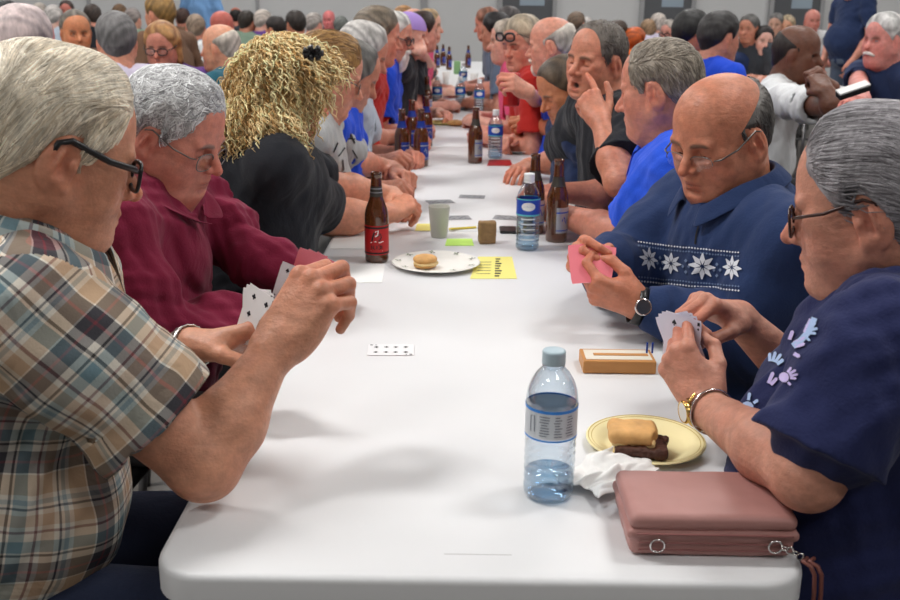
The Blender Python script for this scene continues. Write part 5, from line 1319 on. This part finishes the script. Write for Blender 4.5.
# ---- cribbage board
M_wood = simple('light_wood', lin(196, 138, 78), .5, var=.15, vscale=18); M_inlay = simple('pale_inlay', lin(228, 222, 208), .5)
a, b_ = T(583, 374), T(656, 375); ux2 = nrm(b_ - a); ang = math.atan2(ux2[1], ux2[0]); R = np.array(Matrix.Rotation(ang, 3, 'Z')); hl = np.linalg.norm(b_ - a) / 2; cc_ = (a + b_) / 2 + R @ A(0, .036, 0); cc_[2] = .7405
t = empty('cribbage_board', cc_, 'small wooden cribbage board with pale inlay beside the fanned cards', 'cribbage board')
MB().box((-hl, -.034, 0), (hl, .034, .024), R, cc_).build('board', M_wood, t, smooth=False, bevel=.002)
MB().box((-hl + .006, -.026, .0241), (hl - .006, .026, .0248), R, cc_).build('inlay', M_inlay, t, smooth=False)
MB().box((-hl + .022, -.006, .0249), (hl - .01, .006, .0256), R, cc_).build('peg_strip', M_wood, t, smooth=False)
m = MB()
for x in (-.010, .0): m.box((hl + x - .0015, .010, .0248), (hl + x + .0015, .013, .045), R, cc_)
m.build('peg', M_lab_blue, t, smooth=False)

# ---- papers and small things
def paper(pts, label, name='sheet_of_paper', mat=None, z=.7406, cat='paper', marks=None, group=None):
    q = [T(*p) for p in pts]; m = MB(); m.add([(x, y, z) for x, y, _ in q] + [(x, y, z + .0005) for x, y, _ in q], [(3, 2, 1, 0), (4, 5, 6, 7), (0, 1, 5, 4), (1, 2, 6, 5), (2, 3, 7, 6), (3, 0, 4, 7)], 0)
    if marks:
        for (u0, v0, u1, v1) in marks:
            def bl(u, v): return lerp(lerp(q[0], q[1], u), lerp(q[3], q[2], u), v)
            m.add([(*bl(u, v)[:2], z + .0008) for u, v in ((u0, v0), (u1, v0), (u1, v1), (u0, v1))], [(0, 1, 2, 3)], 1)
    o = m.build(name, [mat or M_nap, M_lab_blk], None, smooth=False); n_ = o; return setp(o, label, cat, group)
M_yel = simple('yellow_paper', lin(236, 226, 130), .8); M_grn = simple('lime_paper', lin(190, 232, 110), .8)
paper([(470, 279), (517, 279), (512, 257), (478, 257)], 'yellow score sheet with dark writing right of the leaf-rimmed plate', mat=M_yel, marks=[(.52, .08 + .11 * i, .62 + .03 * (i % 3), .14 + .11 * i) for i in range(8)] + [(.1, .2 + .13 * i, .42, .22 + .13 * i) for i in range(5)])
paper([(328, 283), (382, 283), (385, 264), (336, 264)], 'white sheet of paper left of the red-labelled bottle')
paper([(330, 249), (366, 249), (368, 233), (335, 233)], 'white sheet of paper beside the curly-haired woman\'s forearm')
paper([(415, 231), (432, 231), (433, 224), (417, 224)], 'small yellow note just left of the translucent cup', mat=M_yel)
paper([(445, 246), (474, 246), (472, 239), (447, 239)], 'lime green slip of paper in front of the brown block', mat=M_grn)
paper([(487, 166), (513, 166), (510, 160), (489, 160)], 'red paper slip under the mid-table water bottle', mat=M_lab_red)
paper([(508, 82), (488, 82), (490, 78), (508, 78)], 'small red napkin far down the row', name='napkin', mat=M_red, cat='napkin')
b0, b1 = T(449, 229, .744), T(478, 227, .744); m = MB(); m.tube([b0, lerp(b0, b1, .93)], .0035, 6); m.build('pencil', simple('yellow_pencil', lin(220, 200, 70), .4), None, smooth=False); setp(bpy.data.objects['pencil'], 'yellow pencil lying behind the cup and brown block', 'pencil')
def slab(px0, px1, py, name, label, cat, mat, dp=.07, hh=.009):
    a, b_ = T(px0, py), T(px1, py); m = MB().box((a[0], a[1], .7403), (b_[0], a[1] + dp, .7403 + hh)); o = m.build(name, mat, None, smooth=False, bevel=.003); return setp(o, label, cat)
slab(500, 521, 234, 'mobile_phone', 'black phone lying between the brown block and the beer bottle', 'phone', M_black)
slab(441, 453, 96, 'mobile_phone', 'small black phone far along the row beside water bottles', 'phone', M_black, .10)
slab(467, 473, 96, 'mobile_phone', 'small black object by the farthest water bottles', 'phone', M_black, .08, .03)
M_cork = simple('rough_brown_cork', lin(146, 116, 78), .85, var=.35, vscale=70, bscale=120, bstr=.8, bdist=.003)
c_ = T(487, 244); sqblob('wooden_block', M_cork, A(c_[0], c_[1] + .012, .7405 + .031), .024, .018, .031, .004, None, .1, h=.002, dis=.0012, fr=160); setp(bpy.data.objects['wooden_block'], 'rough brown block standing upright between the cup and small water bottle', 'block')
c_ = A(*T(439, 237)[:2], .7405); MB().lathe([(.020, .001), (.022, 0), (.0235, .004), (.0305, .088), (.0315, .09), (.0300, .09), (.0295, .087), (.0225, .005), (.001, .004)], c_, 32, cap=False).build('plastic_cup', simple('translucent_cup', lin(226, 226, 214), .4, trans=.35), None)
setp(bpy.data.objects['plastic_cup'], 'translucent white plastic cup behind the leaf-rimmed plate', 'cup')
t = empty('drink_can', P(511, 106, 3.02), 'red drink can with white band held up by the player near the red jacket', 'can'); b_ = P(511, 106, 3.02)
MB().lathe([(.028, 0), (.033, .006), (.0335, .01), (.0335, .122), (.031, .130), (.027, .131)], b_, 28).build('can_body', M_lab_red, t); MB().lathe([(.0340, .100), (.0340, .110)], b_, 28, cap=False).build('white_band', M_wht, t)
c_ = A(*T(457, 74)[:2], .7405); MB().lathe([(.028, 0), (.033, .008), (.033, .11), (.027, .122)], c_, 24).build('drink_can', simple('green_can', lin(120, 160, 110), .35), None); setp([o for o in bpy.data.objects if o.name.startswith('drink_can') and o.type == 'MESH'][0], 'pale green can at the centre of the far table', 'can')
c_ = A(*T(446, 84)[:2], .7405); MB().lathe([(.022, 0), (.034, .1), (.032, .1), (.021, .004)], c_, 24).build('plastic_cup', simple('white_cup', lin(230, 230, 228), .5), None); setp(bpy.data.objects['plastic_cup.001'], 'white cup far along the row, left of centre', 'cup')
c_ = A(*T(474, 86)[:2], .7405); MB().lathe([(.022, 0), (.034, .1), (.032, .1), (.021, .004)], c_, 24).build('plastic_cup', bpy.data.materials['white_cup'], None); setp(bpy.data.objects['plastic_cup.002'], 'white cup far along the row, right of centre', 'cup')
# thing in the heavy man's hands
q0 = PD(838, 96, 3.45); q1 = PD(868, 86, 3.45); X = nrm(q1 - q0); m = MB(); Nn = nrm(np.cross(X, A(0, .98, .42))); Yb = np.cross(Nn, X); RR = np.stack([X, Yb, Nn], 1); hl = np.linalg.norm(q1 - q0) / 2
t = empty('notebook', (q0 + q1) / 2, 'slim black and white notebook in the hands of the heavy white-haired man', 'notebook'); MB().box((-hl, -.018, -.010), (hl, .018, .010), RR, (q0 + q1) / 2).build('board', M_black, t, smooth=False, bevel=.001); MB().box((-hl, -.018, .0102), (hl, .018, .016), RR, (q0 + q1) / 2).build('paper_pad', M_nap, t, smooth=False)

# ------------------------------------------------------------------ prints on clothes, watches
def caster(sk, o=None):
    o = o or sk['shirt']; b = rootloc(o); V = [Vector(tuple(np.array(v.co[:]) + b)) for v in o.data.vertices]
    bv = BVHTree.FromPolygons(V, [tuple(p.vertices) for p in o.data.polygons])
    def hit(px, py, off=.0028):
        d = ray(px, py); r_ = bv.ray_cast(Vector(CAM), Vector(nrm(d)))
        if r_[0] is None: return None
        return np.array(r_[0][:]) + np.array(r_[1][:]) * off
    return hit
def decal(hit, polys, name, mat, parent):
    m = MB()
    for poly, mi in polys:
        P_ = [hit(*p) for p in poly]; c_ = np.mean(poly, axis=0); Cc = hit(*c_)
        if Cc is None or any(p is None for p in P_): continue
        if max(abs(p[1] - Cc[1]) for p in P_) > .06: continue
        n = len(P_); md = [hit(*((np.array(p) + c_) / 2)) for p in poly]
        if any(p is None for p in md): continue
        m.add([Cc] + md + P_, [(0, 1 + i, 1 + (i + 1) % n) for i in range(n)] + [(1 + i, 1 + n + i, 1 + n + (i + 1) % n, 1 + (i + 1) % n) for i in range(n)], mi)
    if m.V: return m.build(name, mat, parent)
def line_polys(pts, w, mi):
    out = []; pts = [A(*p) for p in pts]
    for a, b_ in zip(pts[:-1], pts[1:]):
        t = nrm(b_ - a); q = A(-t[1], t[0]) * w / 2; a2, b2 = a - t * w * .2, b_ + t * w * .2; out.append(([tuple(a2 - q), tuple(b2 - q), tuple(b2 + q), tuple(a2 + q)], mi))
    return out
M_yarn = cloth('white_yarn', lin(216, 220, 228)); M_yarng = cloth('grey_blue_yarn', lin(110, 128, 160))
if WANT('R2'):
    hit = caster(R2); polys = []
    def star(cx, cy, r, sk_=.12, sq_=1.0):
        for k in range(8):
            a = k * PI / 4 + .05; u = A(math.cos(a), math.sin(a)); v = A(-u[1], u[0])
            q = [u * .12, u * .5 + v * .20, u * 1.0 + v * .04, u * 1.0 - v * .04, u * .5 - v * .20]; polys.append(([(cx + p[0] * r * sq_, cy + p[1] * r + p[0] * r * sk_) for p in q], 0))
    star(648, 259, 11, .12, .85); star(672, 263, 10.5, .10, 1.0); star(703, 266, 13, .08, 1.05); star(733, 268, 12, .05, .8)
    for x0 in (660, 687, 718):
        y0 = 256 + (x0 - 640) * .12 + 4
        for dx, dy in ((0, -5), (0, 6), (-3, .5), (3, .5)): polys.append(([(x0 + dx - 1.6, y0 + dy), (x0 + dx, y0 + dy - 2), (x0 + dx + 1.6, y0 + dy), (x0 + dx, y0 + dy + 2)], 1))
    for k in range(36):
        x = 638 + k * 2.9
        for y0, mi in ((242.5, 0), (246.5, 1), (276.5, 1), (280.5, 0)):
            y = y0 + (x - 638) * (.10); polys.append(([(x - 1.1, y), (x, y - 1.1), (x + 1.1, y), (x, y + 1.1)], mi))
    decal(hit, polys, 'snowflake_band', [M_yarn, M_yarng], R2['shirt'])
    decal(caster(R2), [([(694, 190), (716, 190), (710, 208), (703, 222), (699, 228), (695, 210)], 0)], 'undershirt', [M_greytee], R2['root'])
    decal(caster(R2), line_polys([(699, 226), (697, 235), (696, 244)], 1.6, 0), 'zip', [M_black], R2['shirt'])
if WANT('R1'):
    hit = caster(R1); polys = []
    Mv = [cloth('lilac_print', lin(200, 186, 232)), cloth('pale_blue_print', lin(168, 192, 230)), cloth('violet_print', lin(176, 140, 206))]
    polys += line_polys([(786, 312), (792, 304), (800, 300), (809, 302), (815, 310), (816, 320), (811, 332), (803, 341), (796, 346)], 6, 1)
    polys += line_polys([(790, 308), (800, 304), (810, 309), (812, 320), (806, 333)], 2, 0)
    def handprint(cx, cy, s_, rot, mi):
        ca, sa = math.cos(rot), math.sin(rot); g = lambda x, y: (cx + s_ * (x * ca - y * sa), cy + s_ * (x * sa + y * ca))
        polys.append(([g(.42 * math.cos(k), .42 * math.sin(k)) for k in np.linspace(0, 2 * PI, 11)[:-1]], mi))
        for a, l_ in ((-.55, .95), (-.2, 1.1), (.12, 1.1), (.45, .95), (1.25, .8)):
            d = A(math.sin(a), -math.cos(a)); q = A(-d[1], d[0]) * .10; p0, p1 = d * .5, d * l_; polys.append(([g(*(p0 - q)), g(*(p1 - q)), g(*(p1 + d * .08)), g(*(p1 + q)), g(*(p0 + q))], mi))
    handprint(788, 349, 19, .9, 0); handprint(804, 333, 14, 1.2, 1); handprint(772, 370, 16, .5, 1); handprint(766, 392, 18, .3, 0); handprint(786, 378, 12, 1.2, 0); handprint(749, 408, 15, -.3, 1); handprint(757, 352, 10, -.2, 2)
    for k in range(9): polys += line_polys([(758 + k * 2.2, 372 - k * 5.5), (768 + k * 2.0, 362 - k * 4.6)], 2.0, 2)
    decal(hit, polys, 'handprint_design', Mv, R1['shirt'])
if WANT('L4'):
    hit = caster(L4); polys = []
    for pl in ([(334, 190), (333, 152), (337, 143), (345, 138), (354, 139), (360, 147)], [(339, 186), (338, 156), (344, 148), (352, 150), (357, 158)], [(342, 160), (354, 158), (356, 168), (343, 170), (342, 160)], [(340, 176), (344, 172), (346, 182), (350, 174), (353, 184), (357, 174)], [(338, 190), (358, 189)], [(346, 143), (350, 134), (354, 143)]): polys += line_polys(pl, 1.5, 0)
    decal(hit, polys, 'black_print', [M_lab_blk], L4['shirt'])
M_gold = simple('gold_metal', (.75, .50, .16), .22, metal=1); M_watchface = simple('watch_face', (.05, .055, .07), .1)
def strap(sk, i, f_, r, w, mat, name, face=None, squash=1.0, links=0, off=0, beads=False):
    E_, W_ = sk['E'][i], sk['W'][i]; ax = nrm(W_ - E_); c_ = W_ + ax * f_; e1 = nrm(np.cross(ax, A(0, 0, 1))); e2 = np.cross(ax, e1); m = MB(); n = 40
    V = []
    for k in range(n):
        a = 2 * PI * k / n; d = math.cos(a) * e1 + math.sin(a) * e2
        rr = r * (1 + (.04 if links and k % 2 else 0))
        for x, y in ((-w / 2, 0), (-w / 2, .0022), (w / 2, .0022), (w / 2, 0)): V.append(c_ + ax * x + d * (rr + y))
    F = [(k * 4 + j, k * 4 + (j + 1) % 4, ((k + 1) % n) * 4 + (j + 1) % 4, ((k + 1) % n) * 4 + j) for k in range(n) for j in range(4)]
    m.add(V, F); o = m.build(name, mat, sk['root'])
    if face:
        d = nrm(nrm(CAM - c_) * .8 + A(*face)); d = nrm(d - ax * (d @ ax)); q = np.cross(ax, d); m = MB(); n = 24; cc2 = c_ + d * (r + .001); V = []
        for rr, z in ((.0165, 0), (.0175, .004), (.0155, .007), (.0140, .0065)): V += [cc2 + d * z + rr * (math.cos(2 * PI * k / n) * ax + math.sin(2 * PI * k / n) * q) for k in range(n)]
        F = [(j * n + k, j * n + (k + 1) % n, (j + 1) * n + (k + 1) % n, (j + 1) * n + k) for j in range(3) for k in range(n)]; m.add(V, F); m.build('case', M_chrome if mat is not M_gold else M_gold, o)
        mesh('dial', [cc2 + d * .0064 + .0142 * (math.cos(2 * PI * k / n) * ax + math.sin(2 * PI * k / n) * q) for k in range(n)], [tuple(range(n))], M_watchface if mat is not M_gold else M_wht, o)
    return o
if WANT('L1'): strap(L1, 0, -.004, .0335, .016, simple('expanding_steel_band', (.55, .53, .5), .3, metal=1), 'watch', links=1)
if WANT('R2'): strap(R2, 0, .004, .037, .020, M_black, 'watch', face=(0, 0, 0))
if WANT('R1'): strap(R1, 0, -.004, .031, .012, M_gold, 'watch', face=(-.5, 0, -.3), links=1); strap(R1, 0, -.020, .0325, .005, M_chrome, 'bangle')
